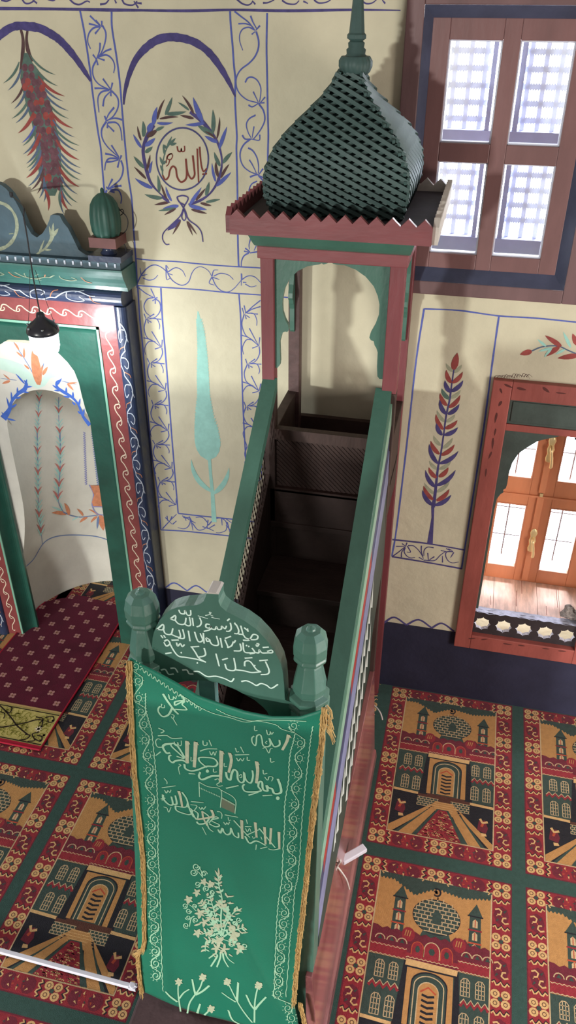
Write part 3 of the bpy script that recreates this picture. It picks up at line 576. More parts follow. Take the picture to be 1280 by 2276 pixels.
# ---------------------------------------------------------------- hanging lamp
LY = 3.12; bp = onY(97, 745, LY); bx, bz = bp.x, onY(97, 740, LY).z
LAMP = thing('hanging_lamp', 'lit white bulb in a black holder hanging on a wire before the prayer niche', 'lamp', (bx, LY, bz-.08))
b = MB(); b.lathe([(.008, .094), (.015, .092), (.018, .085), (.02, .072), (.034, .058), (.053, .045), (.066, .03), (.072, .015), (.072, .006), (.066, .0)][::-1], (bx, LY, bz), 32)
for a in range(6): b.lathe([(.006, -.003), (.006, .003)], (bx+.068*cos(a+.2), LY+.068*sin(a+.2), bz+.036), 8, 1)
b.build('lamp_holder', [mat('black_plastic', '#25272e', .3, .5), mat('chrome_stud', '#c8ccd4', .2, .5, metal=1)], LAMP)
b = MB(); b.lathe([(.064, .004), (.064, -.02), (.063, -.06), (.056, -.085), (.04, -.1), (.015, -.107)][::-1], (bx, LY, bz), 32)
b.build('bulb', emit('glowing_bulb', '#f2f7ff', 10), LAMP)
b = MB(); hk = onY(26, 438, 3.436); zt = onY(45, 480, LY).z; b.tube(smooth_pts([(bx, LY, bz+.09), (bx-.003, LY, bz+.25), (bx+.001, LY, bz+.42), (bx, LY, zt)], 5), .0032, 0, 8)
b.tube(smooth_pts([(bx, LY, zt), (bx-.01, LY+.03, zt+.03), Vector((bx, LY, zt)).lerp(hk, .7)+Vector((0, 0, .02)), hk], 5), .003, 0, 8); b.tube([hk, hk+Vector((0, 0, .02))], .008, 0, 8)
for q in (-1, 1): b.tube([(bx+q*.07, LY, bz+.02), (bx+q*.045, LY, bz+.12), (bx+q*.012, LY, bz+.28)], .0012, 0, 5)
b.build('cord', WIRE, LAMP)
# ================================================================ upper window
FRB = mat('brown_red_frame_paint', '#735859', .5, .4, .3, 6, .15, 40, (1, 1, .25))
FRD = mat('blue_black_bevel_paint', '#474c63', .5, .4, .25, 8, .15, 40)
FRC = mat('maroon_casement_paint', '#7d5a59', .45, .4, .25, 6, .1, 40, (1, 1, .3))

GLASS = bpy.data.materials.new('window_glass'); GLASS.use_nodes = True
_n = GLASS.node_tree.nodes; _l = GLASS.node_tree.links; _n.clear()
_o = _n.new('ShaderNodeOutputMaterial'); _mx = _n.new('ShaderNodeMixShader'); _t = _n.new('ShaderNodeBsdfTransparent'); _g = _n.new('ShaderNodeBsdfGlossy')
_t.inputs[0].default_value = (.93, .95, .98, 1); _g.inputs['Roughness'].default_value = .05; _mx.inputs[0].default_value = .05
_l.new(_t.outputs[0], _mx.inputs[1]); _l.new(_g.outputs[0], _mx.inputs[2]); _l.new(_mx.outputs[0], _o.inputs[0])
PLG = mat('glare_translucent_grille', '#dfe3f2', .9, .1)
_pn = PLG.node_tree; _b = _pn.nodes['Principled BSDF']; _tr = _pn.nodes.new('ShaderNodeBsdfTranslucent'); _tr.inputs[0].default_value = lin('#e4e8f6'); _ms = _pn.nodes.new('ShaderNodeMixShader'); _ms.inputs[0].default_value = .2  # translucency stands in for glare that pales the grille and beading
_pn.links.new(_b.outputs[0], _ms.inputs[1]); _pn.links.new(_tr.outputs[0], _ms.inputs[2]); _pn.links.new(_ms.outputs[0], _pn.nodes['Material Output'].inputs[0])
WHITE = PLG
BACKF = mat('grey_blue_inner_frame', '#a3a8cf', .7, .3, .15, 9)
WIN1 = thing('window_1', 'upper window with brown frame, four panes and a white plaster grille behind the glass', 'window', (.03, YW, 2.375)); struct(WIN1)
def frame_bars(b, x0, x1, z0, z1, xi0, xi1, zi0, zi1, y0, y1, m=0):
    b.box(x0, xi0, y0, y1, z0, z1, m); b.box(xi1, x1, y0, y1, z0, z1, m); b.box(xi0, xi1, y0, y1, z0, zi0, m); b.box(xi0, xi1, y0, y1, zi1, z1, m)
b = MB(); frame_bars(b, -.372, .432, 2.375, 3.53, -.305, .362, 2.432, 3.44, 3.512, 3.56); b.build('outer_frame', FRB, WIN1, .004)
b = MB()
def bev(a, bb, c, d): b.add([a, bb, c, d], [(0, 1, 2, 3)], 0)
o4 = [(-.305, 3.515, 2.432), (.362, 3.515, 2.432), (.362, 3.515, 3.44), (-.305, 3.515, 3.44)]; i4 = [(-.27, 3.56, 2.487), (.315, 3.56, 2.487), (.315, 3.56, 3.394), (-.27, 3.56, 3.394)]
for i in range(4): bev(o4[i], o4[(i+1) % 4], i4[(i+1) % 4], i4[i])
b.build('bevel', FRD, WIN1)
PX = [(-.208, -.011), (.052, .25)]; PZ = [(2.543, 2.904), (2.974, 3.328)]
b = MB(); xs = [-.275, -.208, -.011, .052, .25, .32]; zs = [2.48, 2.543, 2.904, 2.974, 3.328, 3.40]
for i in (0, 2, 4): b.box(xs[i], xs[i+1], 3.555, 3.60, zs[0], zs[-1])
for i in (1, 3):
    for j in (0, 2, 4): b.box(xs[i], xs[i+1], 3.555, 3.60, zs[j], zs[j+1])
b.build('casement', FRC, WIN1, .003)
for (a, c) in PX:
    for (d, e) in PZ:
        p = MB(); p.box(a, c, 3.585, 3.588, d, e); po = p.build('pane', GLASS, WIN1)
        p = MB(); frame_bars(p, a, c, d, e, a+.006, c-.006, d+.006, e-.005, 3.566, 3.592); p.build('beading', WHITE, po)
b = MB(); b.box(-.045, -.026, 3.83, 3.87, 2.44, 3.43); b.box(.068, .089, 3.83, 3.87, 2.44, 3.43); b.box(-.30, .36, 3.825, 3.875, 2.488, 2.549); b.box(-.30, .36, 3.825, 3.875, 2.928, 2.986); b.build('back_frame', BACKF, WIN1)
for (x0, x1) in ((-.215, -.042), (.086, .266)):
    for (z0, z1) in ((2.545, 2.85), (2.98, 3.315)):
        g = MB(); bw = .0185; n = 5 if z0 > 2.9 else 4
        vx = [x0+.022+i*.0615 for i in range(3)]
        for x in vx: g.box(x-bw/2, x+bw/2, 3.875, 3.895, z0, z1)
        vz = [z1-.04-i*.063 for i in range(n)]
        for z in vz:
            g.box(x0, x1, 3.878, 3.892, z-bw/2, z+bw/2)
            k = int((x1-x0)/.0105)
            for j in range(k): g.prism([(x0+j*.0105, 3.88, z-bw/2), (x0+j*.0105+.0085, 3.88, z-bw/2), (x0+j*.0105+.0042, 3.88, z-bw/2-.007)], (0, .01, 0)); 
            for j in range(k): g.prism([(x0+j*.0105, 3.88, z+bw/2), (x0+j*.0105+.0042, 3.88, z+bw/2+.006), (x0+j*.0105+.0085, 3.88, z+bw/2)], (0, .01, 0))
        g.build('grille', PLG, WIN1)

# ================================================================ lower window
FRR = mat('brick_red_frame_paint', '#a1564e', .5, .4, .35, 6, .2, 40, (1, 1, .3))
DGP = mat('dark_green_panel_paint', '#47544f', .55, .35, .3, 8, .15, 40)
DRK = mat('dark_pierced_board', '#3a3437', .6, .3, .3, 9, .15, 40)
ORW = mat('orange_varnished_wood', '#dc8f68', .4, .45, .25, 5, .1, 40, (1, 1, .2))
SILW = mat('pink_washed_sill_wood', '#f0d0c2', .55, .35, .35, 6, .15, 30, (6, 1, 1))
LEDGE = mat('flaking_blue_white_ledge', '#b9bfd6', .7, .3, .4, 25, .4, 40)
BRASS = mat('brass', '#e6d3a0', .35, .5, metal=.6)
IRON = mat('iron_bar', '#5c5c62', .6, .3)
WIN2 = thing('window_2', 'lower window with red frame, scalloped dark arch and orange wooden casement', 'window', (.49, YW, .41)); struct(WIN2)
WX0, WX1, WC = .134, .85, .492
b = MB(); frame_bars(b, WX0, WX1, .41, 2.008, .22, WX1-.086, .505, 1.918, 3.512, 3.575)
fc = Canvas(b, lambda x, y: onY(x, y, 3.512), (0, -1, 0)); fc.z(4.267, 980, 800)
for a in [(600, 230, 680, 265, 22), (720, 265, 810, 285, 26), (965, 260, 1030, 310, 28), (1090, 310, 1190, 320, 14), (560, 270, 580, 320, 20), (575, 390, 545, 440, 26), (530, 500, 510, 600, 22), (520, 650, 505, 720, 16), (495, 740, 485, 850, 20), (480, 870, 450, 940, 18), (430, 1030, 420, 1110, 16)]: fc.leaf(a[:2], a[2:4], a[4], 1, 0, 1)
fc.z(4.267, 980, 1300)
for a in [(590, 555, 680, 570, 14), (730, 570, 800, 580, 14), (960, 600, 1030, 610, 14), (1110, 625, 1190, 630, 14), (260, 510, 330, 505, 12), (380, 520, 450, 512, 12)]: fc.leaf(a[:2], a[2:4], a[4], 1, 0, 1)
b.build('outer_frame', [FRR, mat('worn_dark_mark', '#5b3330', .7, .2)], WIN2, .004)
b = MB(); b.box(.22, WX1-.086, 3.535, 3.575, 1.79, 1.918); b.box(.235, WX1-.1, 3.53, 3.54, 1.803, 1.905); b.build('top_panel', DGP, WIN2, .003)
b = MB(); b.box(.22, WX1-.086, 3.53, 3.575, 1.755, 1.79); b.build('rail', FRR, WIN2, .003)
ar = [(.492, 1.757), (.445, 1.736), (.41, 1.724), (.377, 1.709), (.333, 1.668), (.30, 1.632), (.28, 1.58), (.272, 1.519), (.273, 1.462), (.27, 1.436), (.258, 1.425), (.262, 1.41), (.25, 1.40), (.236, 1.37), (.233, 1.3), (.234, 1.0), (.234, .67)]
L = ar; Rr = [(2*WC-x, z) for x, z in ar[::-1]]
def yz(lst, y): return [Vector((x, y, z)) for x, z in lst]
b = MB(); b.prism(yz([(.22, 1.756)]+[(.492, 1.757)]+L[1:]+[(.22, .67)], 3.548), (0, .022, 0)); b.prism(yz(Rr[:-1]+[(WX1-.086, 1.756), (WX1-.086, .67)], 3.548), (0, .022, 0))
b.build('scalloped_arch', DGP, WIN2)
# pierced board: strip tiled round eight-lobed holes
b = MB(); hx = [.269, .382, .489, .601, .711]; hz = .572; z0, z1 = .505, .652
cut = [.22]+[(hx[i]+hx[i+1])/2 for i in range(4)]+[WX1-.086]
for i, h in enumerate(hx):
    N = 64; ring = []
    for j in range(N):
        a = 2*pi*j/N; r = .036*(1+.10*abs(cos(4*a))) + (.006 if j % 8 == 0 else 0); ring.append((h+r*cos(a), hz+r*sin(a)))
    outr = []
    for j in range(N):
        a = 2*pi*j/N; c, s_ = cos(a), sin(a)
        t = min((cut[i+1]-h)/c if c > 1e-6 else 9, (cut[i]-h)/c if c < -1e-6 else 9, (z1-hz)/s_ if s_ > 1e-6 else 9, (z0-hz)/s_ if s_ < -1e-6 else 9); outr.append((h+c*t, hz+s_*t))
    vs = [(x, 3.545, z) for x, z in ring+outr]+[(x, 3.567, z) for x, z in ring+outr]
    for j in range(N):
        k = (j+1) % N; b.add([vs[j], vs[k], vs[N+k], vs[N+j]], [(0, 1, 2, 3)]); b.add([vs[2*N+j], vs[2*N+k], vs[3*N+k], vs[3*N+j]], [(3, 2, 1, 0)]); b.add([vs[j], vs[k], vs[2*N+k], vs[2*N+j]], [(0, 1, 2, 3)], 1)
b.build('pierced_board', [DRK, WHITE], WIN2)
b = MB(); b.grid(lambda u, v: (.21+u*.57, 3.54+v*.05+.003*sin(31*u)*sin(17*u), .652+.006*sin(23*u+1)*cos(41*u)*(1-v)), 40, 3, 0); b.box(.21, .78, 3.55, 3.59, .632, .65); b.build('ledge', LEDGE, WIN2)
b = MB()
for i in range(5): b.box(.2+i*.118, .2+(i+1)*.118-.002, 3.585, 3.93, .612, .634)
for x, ya, yb, r in [(.30, 3.64, 3.72, 1), (.44, 3.66, 3.80, 1), (.47, 3.78, 3.9, 1), (.60, 3.62, 3.70, 1), (.66, 3.7, 3.86, 1)]: b.box(x, x+.0025, ya, yb, .634, .6345, 1)
b.build('sill', [SILW, mat('sill_crack', '#7a4a3e', .8, .1)], WIN2)
b = MB(); cz0, cz1 = .634, 1.72; px = [(.262, .422), (.545, .71)]; pz = [(.722, 1.142), (1.305, 1.64)]
xs = [.20, .262, .422, .545, .71, .79]; zs = [cz0, .722, 1.142, 1.305, 1.64, 1.95]
for i in (0, 2, 4): b.box(xs[i], xs[i+1], 3.90, 3.945, zs[0], zs[-1])
for i in (1, 3):
    for j in (0, 2, 4): b.box(xs[i], xs[i+1], 3.90, 3.945, zs[j], zs[j+1])
b.box(.466, .500, 3.885, 3.90, cz0+.02, 1.205); b.box(.466, .500, 3.885, 3.90, 1.235, 1.9); b.box(.20, .79, 3.888, 3.90, 1.20, 1.212)
b.box(.474, .492, 3.884, 3.896, 1.21, 1.232, 1)
b.build('casement', [ORW, BRASS], WIN2, .003)
for (a, c) in px:
    for (d, e) in pz:
        p = MB(); p.box(a, c, 3.92, 3.923, d, e); po = p.build('pane', GLASS, WIN2)
        p = MB(); frame_bars(p, a, c, d, e, a+.006, c-.006, d+.006, e-.006, 3.898, 3.93); p.build('beading', mat('pale_orange_beading', '#cf8f72', .4, .4), po)
for zc in (.93, 1.50):
    h = MB(); h.lathe([(.006, -.075), (.016, -.07), (.02, -.05), (.013, -.025), (.02, 0), (.013, .025), (.02, .05), (.015, .07), (.005, .078)], (0, 0, 0), 16)
    h.v = [(.483+x, 3.882+y*.35, zc+z) for x, y, z in h.v]
    h.tube(smooth_pts([(.483, 3.878, zc+.02), (.483, 3.85, zc+.015), (.49, 3.845, zc-.02), (.497, 3.848, zc-.075), (.493, 3.85, zc-.09)], 4), [.007, .008, .007, .008, .009, .008, .007, .007, .007, .008, .008, .009, .009, .009, .008, .007, .006][:17], 0, 8)
    h.build('handle', BRASS, WIN2)
b = MB()
for xc in (.342, .628):
    b.tube([(xc, 4.02, .72), (xc, 4.02, 1.80)], .0042, 0, 8)
    for z in (.86, 1.045, 1.42, 1.6): b.tube([(xc-.085, 4.02, z), (xc+.085, 4.02, z)], .0032, 0, 8)
b.build('security_bars', IRON, WIN2)
# small rough stone on the ledge
sp = Vector((.716, 3.60, .655)); random.seed(4)
b = MB()
def rk(u, v):
    a = 2*pi*u; t = pi*(v*.98+.01); nx, ny, nz = sin(t)*cos(a), sin(t)*sin(a), cos(t)
    r = 1+.14*sin(3*a+2*t)+.1*sin(7*a-3*t)+.09*cos(9*t+2*a); h = .055*max(0, 1-((nx+.45)/.75)**2)
    return (sp.x+.05*nx*r, sp.y+.028*ny*r, sp.z+.026+.026*nz*r+(h*.6 if nz > 0 else 0)*nz)
b.grid(rk, 36, 20)
tag(b.build('stone', mat('speckled_grey_stone', '#a39c97', .9, .2, .6, 70, .8, 60)), 'small rough grey stone lying on the sill ledge of the lower window', 'stone')
# ================================================================ minbar (wooden pulpit)
MGREEN = mat('pulpit_green_paint', '#467062', .42, .45, .2, 6, .15, 45, (1, 1, .5), coat=.15)
MRED = mat('pulpit_dusty_red_paint', '#84484c', .5, .4, .28, 7, .2, 40, (.3, 1, 1))
MREDV = mat('pulpit_red_post_paint', '#7e4045', .5, .4, .28, 7, .2, 40, (1, 1, .25))
STAIRW = mat('dark_stair_wood', '#4a3a36', .6, .3, .3, 7, .2, 35, (1, 4, 1))
SIDEG = mat('dark_green_side_paint', '#33433c', .5, .4, .25, 8, .1, 40)
PANELR = mat('worn_maroon_panel', '#a36c6a', .26, .5, .4, 3.2, .15, 30, (1, .4, 1), col2='#67393e', coat=.4)
LATG = mat('dome_lath_green_paint', '#3f5855', .55, .35, .2, 14)
LATI = mat('dome_lining_dark_green', '#1f3434', .7, .2)
WOODP = mat('bare_wood_glare_pale', '#cfc9c0', .7, .3, .3, 10, .2, 40, (1, .2, 1))  # raw wood of the crest break; the fascia glare shares this tone
LGREEN = mat('pale_green_edge_paint', '#86b09a', .4, .45, .15, 8, coat=.2)
LAV = mat('lavender_band_paint', '#7d83a6', .45, .4, .2, 9)
NAVB = mat('navy_band_paint', '#39415f', .45, .4, .2, 9)
REDB = mat('bright_red_band_paint', '#9c3a34', .45, .4, .2, 9)
WHT = mat('white_tooth_paint', '#c9d2cc', .5, .3, .2, 30)
INK = mat('white_lettering_paint', '#d3ece0', .6, .3)
MIN = thing('minbar', 'tall wooden pulpit with stairs, green handrails and a canopied kiosk under a lattice onion dome', 'pulpit', (-.53, 2.5, 0))
def rz(Y): return 2.15-.78*(3.0-Y)
YG = 1.52
# handrails
for (xa, xb, nm) in ((-.802, -.742, 'l'), (-.336, -.271, 'r')):
    b = MB(); b.prism([(xa, YG-.01, rz(YG-.01)), (xa, 3.0, rz(3.0)), (xa, 3.0, rz(3.0)-.055), (xa, YG-.01, rz(YG-.01)-.055)], (xb-xa, 0, 0)); b.build('handrail', MGREEN, MIN, .004)
# right side: leaning lower panel, upper wall with painted bands
b = MB(); b.hexa([(-.262, 1.46, 0), (-.212, 1.46, 0), (-.212, 3.0, 0), (-.262, 3.0, 0), (-.275, 1.46, .62), (-.250, 1.46, .62), (-.250, 3.0, .62), (-.275, 3.0, .62)], 0)
b.hexa([(-.215, 1.46, 0), (-.200, 1.46, 0), (-.200, 3.0, 0), (-.215, 3.0, 0), (-.22, 1.46, .055), (-.207, 1.46, .048), (-.207, 3.0, .048), (-.22, 3.0, .055)], 0)
b.build('lower_side_panel', PANELR, MIN, .003)
b = MB(); xo = -.272
XO = lambda d: xo+.022*min(d, .8)/.8
b.prism([(xo-.022, YG, .6), (xo-.022, 3.0, .6), (xo-.022, 3.0, rz(3)-.05), (xo-.022, YG, rz(YG)-.05)], (.02, 0, 0), 0)
def band(Ya, Yb, d0, d1, m, t=.002):
    cut = lambda Y, d: max(rz(Y)-d, .621)
    n = max(2, int((Yb-Ya)/.05)); 
    for i in range(n):
        y0, y1 = Ya+(Yb-Ya)*i/n, Ya+(Yb-Ya)*(i+1)/n
        if rz(y1)-d0 <= .622: continue
        b.hexa([(xo-.003, y0, cut(y0, d1)), (XO(d1)+t, y0, cut(y0, d1)), (XO(d1)+t, y1, cut(y1, d1)), (xo-.003, y1, cut(y1, d1)), (xo-.003, y0, cut(y0, d0)), (XO(d0)+t, y0, cut(y0, d0)), (XO(d0)+t, y1, cut(y1, d0)), (xo-.003, y1, cut(y1, d0))], m)
band(YG, 3.0, .055, .15, 1, .006)
for ya, yb, m in ((YG, 1.70, 2), (1.70, 1.91, 3), (1.91, 2.19, 2), (2.19, 2.6, 3), (2.6, 3.0, 2)): band(ya, yb, .15, .27, m)
band(YG, 3.0, .27, .42, 4, .004); band(YG, 3.0, .42, .83, 0, .001)
for r, (d0, d1) in enumerate(((.44, .60), (.63, .80))):
    y = YG+.02+r*.027
    while y < 2.62:
        if rz(y)-d1 > .63:
            P = [(XO((d0+d1)/2)+.003, y, rz(y)-(d0+d1)/2), (XO(d1)+.003, y+.05, rz(y+.05)-d1), (XO(d0)+.003, y+.05, rz(y+.05)-d0)]; b.poly(P, 5)
        y += .054
b.build('side_wall', [SIDEG, LGREEN, NAVB, REDB, LAV, WHT], MIN)
# left side wall below its pierced band
b = MB(); b.prism([(-.80, YG, 0), (-.80, 3.0, 0), (-.80, 3.0, rz(3)-.45), (-.80, YG, rz(YG)-.45)], (.025, 0, 0), 0)
b.prism([(-.798, YG, rz(YG)-.05), (-.798, 3.0, rz(3)-.05), (-.798, 3.0, rz(3)-.08), (-.798, YG, rz(YG)-.08)], (.025, 0, 0), 0); b.build('side_wall', [STAIRW], MIN)
def lattice_sd(b, P, s0, s1, d0, d1, pitch, w, th, nrm, m=0, kk=1):
    nrm = Vector(nrm)
    for fam in (1, -1):
        c = s0-(d1-d0)*kk
        while c < s1+(d1-d0)*kk:
            pts = []
            for d in (d0, d1):
                s = c+(d-d0)*kk if fam == 1 else c+(d1-d0)*kk-(d-d0)*kk; pts.append((s, d))
            (sa, da), (sb, db) = pts
            def clip(s, d, s2, d2):
                if s < s0: t = (s0-s)/(s2-s); return s0, d+(d2-d)*t
                if s > s1: t = (s1-s)/(s2-s); return s1, d+(d2-d)*t
                return s, d
            if max(sa, sb) > s0+.002 and min(sa, sb) < s1-.002:
                A = clip(sa, da, sb, db); B = clip(sb, db, sa, da); A3, B3 = Vector(P(*A)), Vector(P(*B)); t = (B3-A3)
                if t.length > .004:
                    q = nrm.cross(t.normalized())*w/2; o = nrm*(th if fam == 1 else 0); h = nrm*th
                    b.hexa([A3-q+o, A3+q+o, B3+q+o, B3-q+o, A3-q+o+h, A3+q+o+h, B3+q+o+h, B3-q+o+h], m)
            c += pitch
b = MB(); lattice_sd(b, lambda s, d: (-.787, s, rz(s)-d), 1.68, 2.95, .07, .46, .024, .0065, .001, (1, 0, 0), 0, .30); b.build('pierced_panel', STAIRW, MIN)
# stairs and kiosk floor
for k in range(7):
    b = MB(); y = 3.0-.256*k; z = 1.45-.2*k
    b.box(-.775, -.286, y, y+.27, z-.2, z-.028); b.box(-.775, -.286, y-.018, y+.262, z-.028, z); b.build('step', STAIRW, MIN, .003)
b = MB(); b.box(-.80, -.262, 2.99, 3.52, 1.45, 1.62); b.build('kiosk_floor', STAIRW, MIN)
b = MB(); b.box(-.752, -.311, 2.985, 3.02, 1.872, 1.922); b.box(-.752, -.311, 2.99, 3.015, 1.61, 1.63); lattice_sd(b, lambda s, d: (s, 3.008, d), -.75, -.313, 1.63, 1.872, .022, .012, .003, (0, 1, 0)); b.box(-.752, -.311, 3.014, 3.018, 1.62, 1.872); b.build('pierced_riser', mat('brown_riser_wood', '#4a3732', .6, .3, .3, 8, .2, 35, (4, 1, 1)), MIN)
for x0, x1 in ((-.80, -.765), (-.30, -.262)):
    b = MB(); b.box(x0, x1, 3.05, 3.46, 1.6, 1.86); b.box(x0-.004, x1+.004, 3.04, 3.47, 1.86, 1.885); b.build('parapet', STAIRW, MIN, .003)
b = MB(); b.box(-.80, -.262, 3.505, 3.535, 1.6, 1.735); b.build('back_board', STAIRW, MIN)
# kiosk posts, beams, arches
for x0, x1, y0, y1, z0, m in ((-.804, -.752, 2.99, 3.045, 0, MREDV), (-.311, -.253, 2.99, 3.045, 0, MREDV), (-.80, -.748, 3.45, 3.505, 0, mat('brown_back_post', '#5c4644', .55, .35, .35, 20, .2, 40)), (-.318, -.259, 3.46, 3.52, 0, MREDV)):
    b = MB(); zq = 2.13 if y0 < 3.2 else 0; b.box(x0, x1, y0, y1, zq, 2.64); zq and b.box(x0, x1, y0, y1, 0, zq, 1); b.build('kiosk_post', [m, STAIRW], MIN, .003)
b = MB()
b.box(-.812, -.245, 2.978, 3.05, 2.636, 2.682); b.box(-.812, -.75, 3.05, 3.53, 2.636, 2.682); b.box(-.312, -.245, 3.05, 3.53, 2.636, 2.682); b.box(-.75, -.312, 3.46, 3.53, 2.636, 2.682); b.build('top_beam', MRED, MIN, .003)
aL = [(185, 1010), (202, 990), (205, 960), (200, 830), (215, 772), (226, 757), (240, 752), (255, 755), (265, 742), (265, 725), (258, 700), (240, 668), (222, 612), (219, 560), (222, 515), (235, 450), (268, 382), (330, 322), (400, 288), (480, 276)]
tip = [(500, 268), (512, 276), (540, 268), (562, 252), (578, 270), (604, 277)]
aR = [(660, 281), (740, 312), (810, 362), (868, 430), (897, 500), (909, 560), (905, 630), (880, 700), (846, 760), (837, 795), (848, 814), (868, 820), (874, 850), (886, 868), (896, 900), (891, 1000), (894, 1070), (908, 1088)]
cut = [onY(x/3.2+560, y/3.2+500, 3.02) for x, y in aL+tip+aR]
xz = [(p.x, p.z) for p in cut]
outer = [(-.30, xz[-1][1]), (-.30, 2.64), (-.765, 2.64), (-.765, xz[0][1])]
b = MB(); b.prism([Vector((x, 3.01, z)) for x, z in outer+xz], (0, .02, 0)); b.build('arch_panel', MGREEN, MIN)
for X in (-.79, -.29):
    w = lambda x: 3.06+(x+.745)/(.745-.325)*.385
    o2 = [(3.455, xz[-1][1]), (3.455, 2.64), (3.04, 2.64), (3.04, xz[0][1])]
    b = MB(); b.prism([Vector((X, y, z)) for y, z in o2+[(w(x), z) for x, z in xz]], (.02, 0, 0)); b.build('arch_panel', MGREEN, MIN)
# cornice, toothed fascia, roof deck
b = MB(); pr = [(0, 2.682), (.012, 2.69), (.022, 2.705), (.04, 2.735), (.07, 2.757), (.085, 2.765)]
def ringr(e, z): k = e/.085; return [(-.812-.035*k, 2.975-.125*k, z), (-.245+.045*k, 2.975-.125*k, z), (-.245+.045*k, 3.53, z), (-.812-.035*k, 3.53, z)]
R_ = [ringr(e, z) for e, z in pr]
for i in range(len(R_)-1):
    for j in range(4): b.add([R_[i][j], R_[i][(j+1) % 4], R_[i+1][(j+1) % 4], R_[i+1][j]], [(0, 1, 2, 3)], 0, j == 0)
b.poly(R_[0][::-1]); b.poly(R_[-1]); b.build('cove_cornice', MGREEN, MIN)
b = MB(); b.box(-.855, -.166, 2.83, 3.52, 2.766, 2.80); b.build('roof_deck', mat('shade_dark_roof_wood', '#453f44', .8, .2, .3, 9), MIN)  # deck coloured dark to carry the shade of its left corner
def teeth(n, L):
    out = []
    for i in range(n): out += [(L*i/n+.001, .058), (L*(i+.5)/n, .084)]
    return out+[(L, .058)]
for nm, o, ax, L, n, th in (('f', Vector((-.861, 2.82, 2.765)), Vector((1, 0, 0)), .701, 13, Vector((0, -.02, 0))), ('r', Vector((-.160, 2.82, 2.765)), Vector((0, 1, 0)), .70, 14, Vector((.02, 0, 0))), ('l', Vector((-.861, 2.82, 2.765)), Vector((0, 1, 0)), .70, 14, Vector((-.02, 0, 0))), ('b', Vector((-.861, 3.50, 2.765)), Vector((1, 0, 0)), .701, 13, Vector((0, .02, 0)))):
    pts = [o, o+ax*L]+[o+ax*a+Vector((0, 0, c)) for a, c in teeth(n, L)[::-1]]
    b = MB(); b.prism(pts, th); b.build('toothed_fascia', MRED if nm in 'fl' else WOODP, MIN)  # right and back boards coloured pale to stand in for window glare
# onion dome: four lattice faces over a dark lining
DP = [(2.80, .235), (2.83, .247), (2.87, .258), (2.91, .261), (2.96, .2545), (3.01, .235), (3.04, .215), (3.075, .187), (3.11, .151), (3.165, .095), (3.21, .061), (3.25, .045)]
def dr(z):
    if z <= DP[0][0]: return DP[0][1]
    for (a, r), (c, q) in zip(DP, DP[1:]):
        if z <= c: return r+(q-r)*(z-a)/(c-a)
    return DP[-1][1]
DX, DY = -.517, 3.20
DOME = MB(); vs = []
for z, r in DP:
    r -= .024
    vs += [(DX-r, DY-r, z), (DX+r, DY-r, z), (DX+r, DY+r, z), (DX-r, DY+r, z)]
DOME.add(vs, [(i*4+j, i*4+(j+1) % 4, (i+1)*4+(j+1) % 4, (i+1)*4+j) for i in range(len(DP)-1) for j in range(4)]); DOMO = DOME.build('dome', LATI, MIN)
for q in range(4):
    b = MB(); ca, sa = cos(q*pi/2), sin(q*pi/2)
    def W(u, z, dep): y = -dr(z)+dep; return Vector((DX+u*ca-y*sa, DY+u*sa+y*ca, z))
    for fam, dep, w in ((-1, 0, .0128), (1, .011, .0125)):
        c = 2.66
        while c < 3.40:
            seg = []
            for i in range(-64, 65):
                u = i/64*.262; z = c+fam*.45*u
                if 2.802 <= z <= 3.248 and abs(u) <= dr(z)+.001: seg.append((u, z))
                else:
                    if len(seg) > 1: break
                    seg = []
            if len(seg) > 2:
                seg = seg[::4]+[seg[-1]]; vs = []
                for (u, z) in seg:
                    e = .001
                    t = (W(u+.002, z+fam*.45*.002, dep)-W(u-.002, z-fam*.45*.002, dep)).normalized()
                    n = Vector((ca*0+sa, -ca, 0)); n = (n-t*n.dot(t)).normalized(); sd = t.cross(n).normalized()*w/2; p = W(u, z, dep)
                    vs += [p-sd, p+sd, p+sd-n*.010, p-sd-n*.010]
                k = len(seg)
                b.add(vs, [(i*4+j, i*4+(j+1) % 4, (i+1)*4+(j+1) % 4, (i+1)*4+j) for i in range(k-1) for j in range(4)]+[(0, 1, 2, 3), tuple(range(4*k-4, 4*k))[::-1]])
            c += .0243
    b.build('lattice_face', LATG, DOMO)
b = MB(); c = (DX+.014, DY, 0)
b.lathe([(.04, 3.235), (.05, 3.245), (.057, 3.262), (.057, 3.278), (.048, 3.292)], c, 72, 0, True, 0, lambda a: 1+.05*abs(cos(9*a)))
b.lathe([(.04, 3.292), (.032, 3.298), (.034, 3.312), (.027, 3.318), (.029, 3.332), (.022, 3.338)], c, 32)
b.lathe([(.022, 3.338), (.033, 3.345), (.033, 3.356), (.027, 3.362), (.019, 3.45), (.016, 3.50), (.024, 3.512), (.03, 3.54), (.024, 3.568), (.01, 3.585), (.005, 3.66), (.001, 3.67)], c, 8, 0, False)
b.build('dome_finial', LATG, MIN)
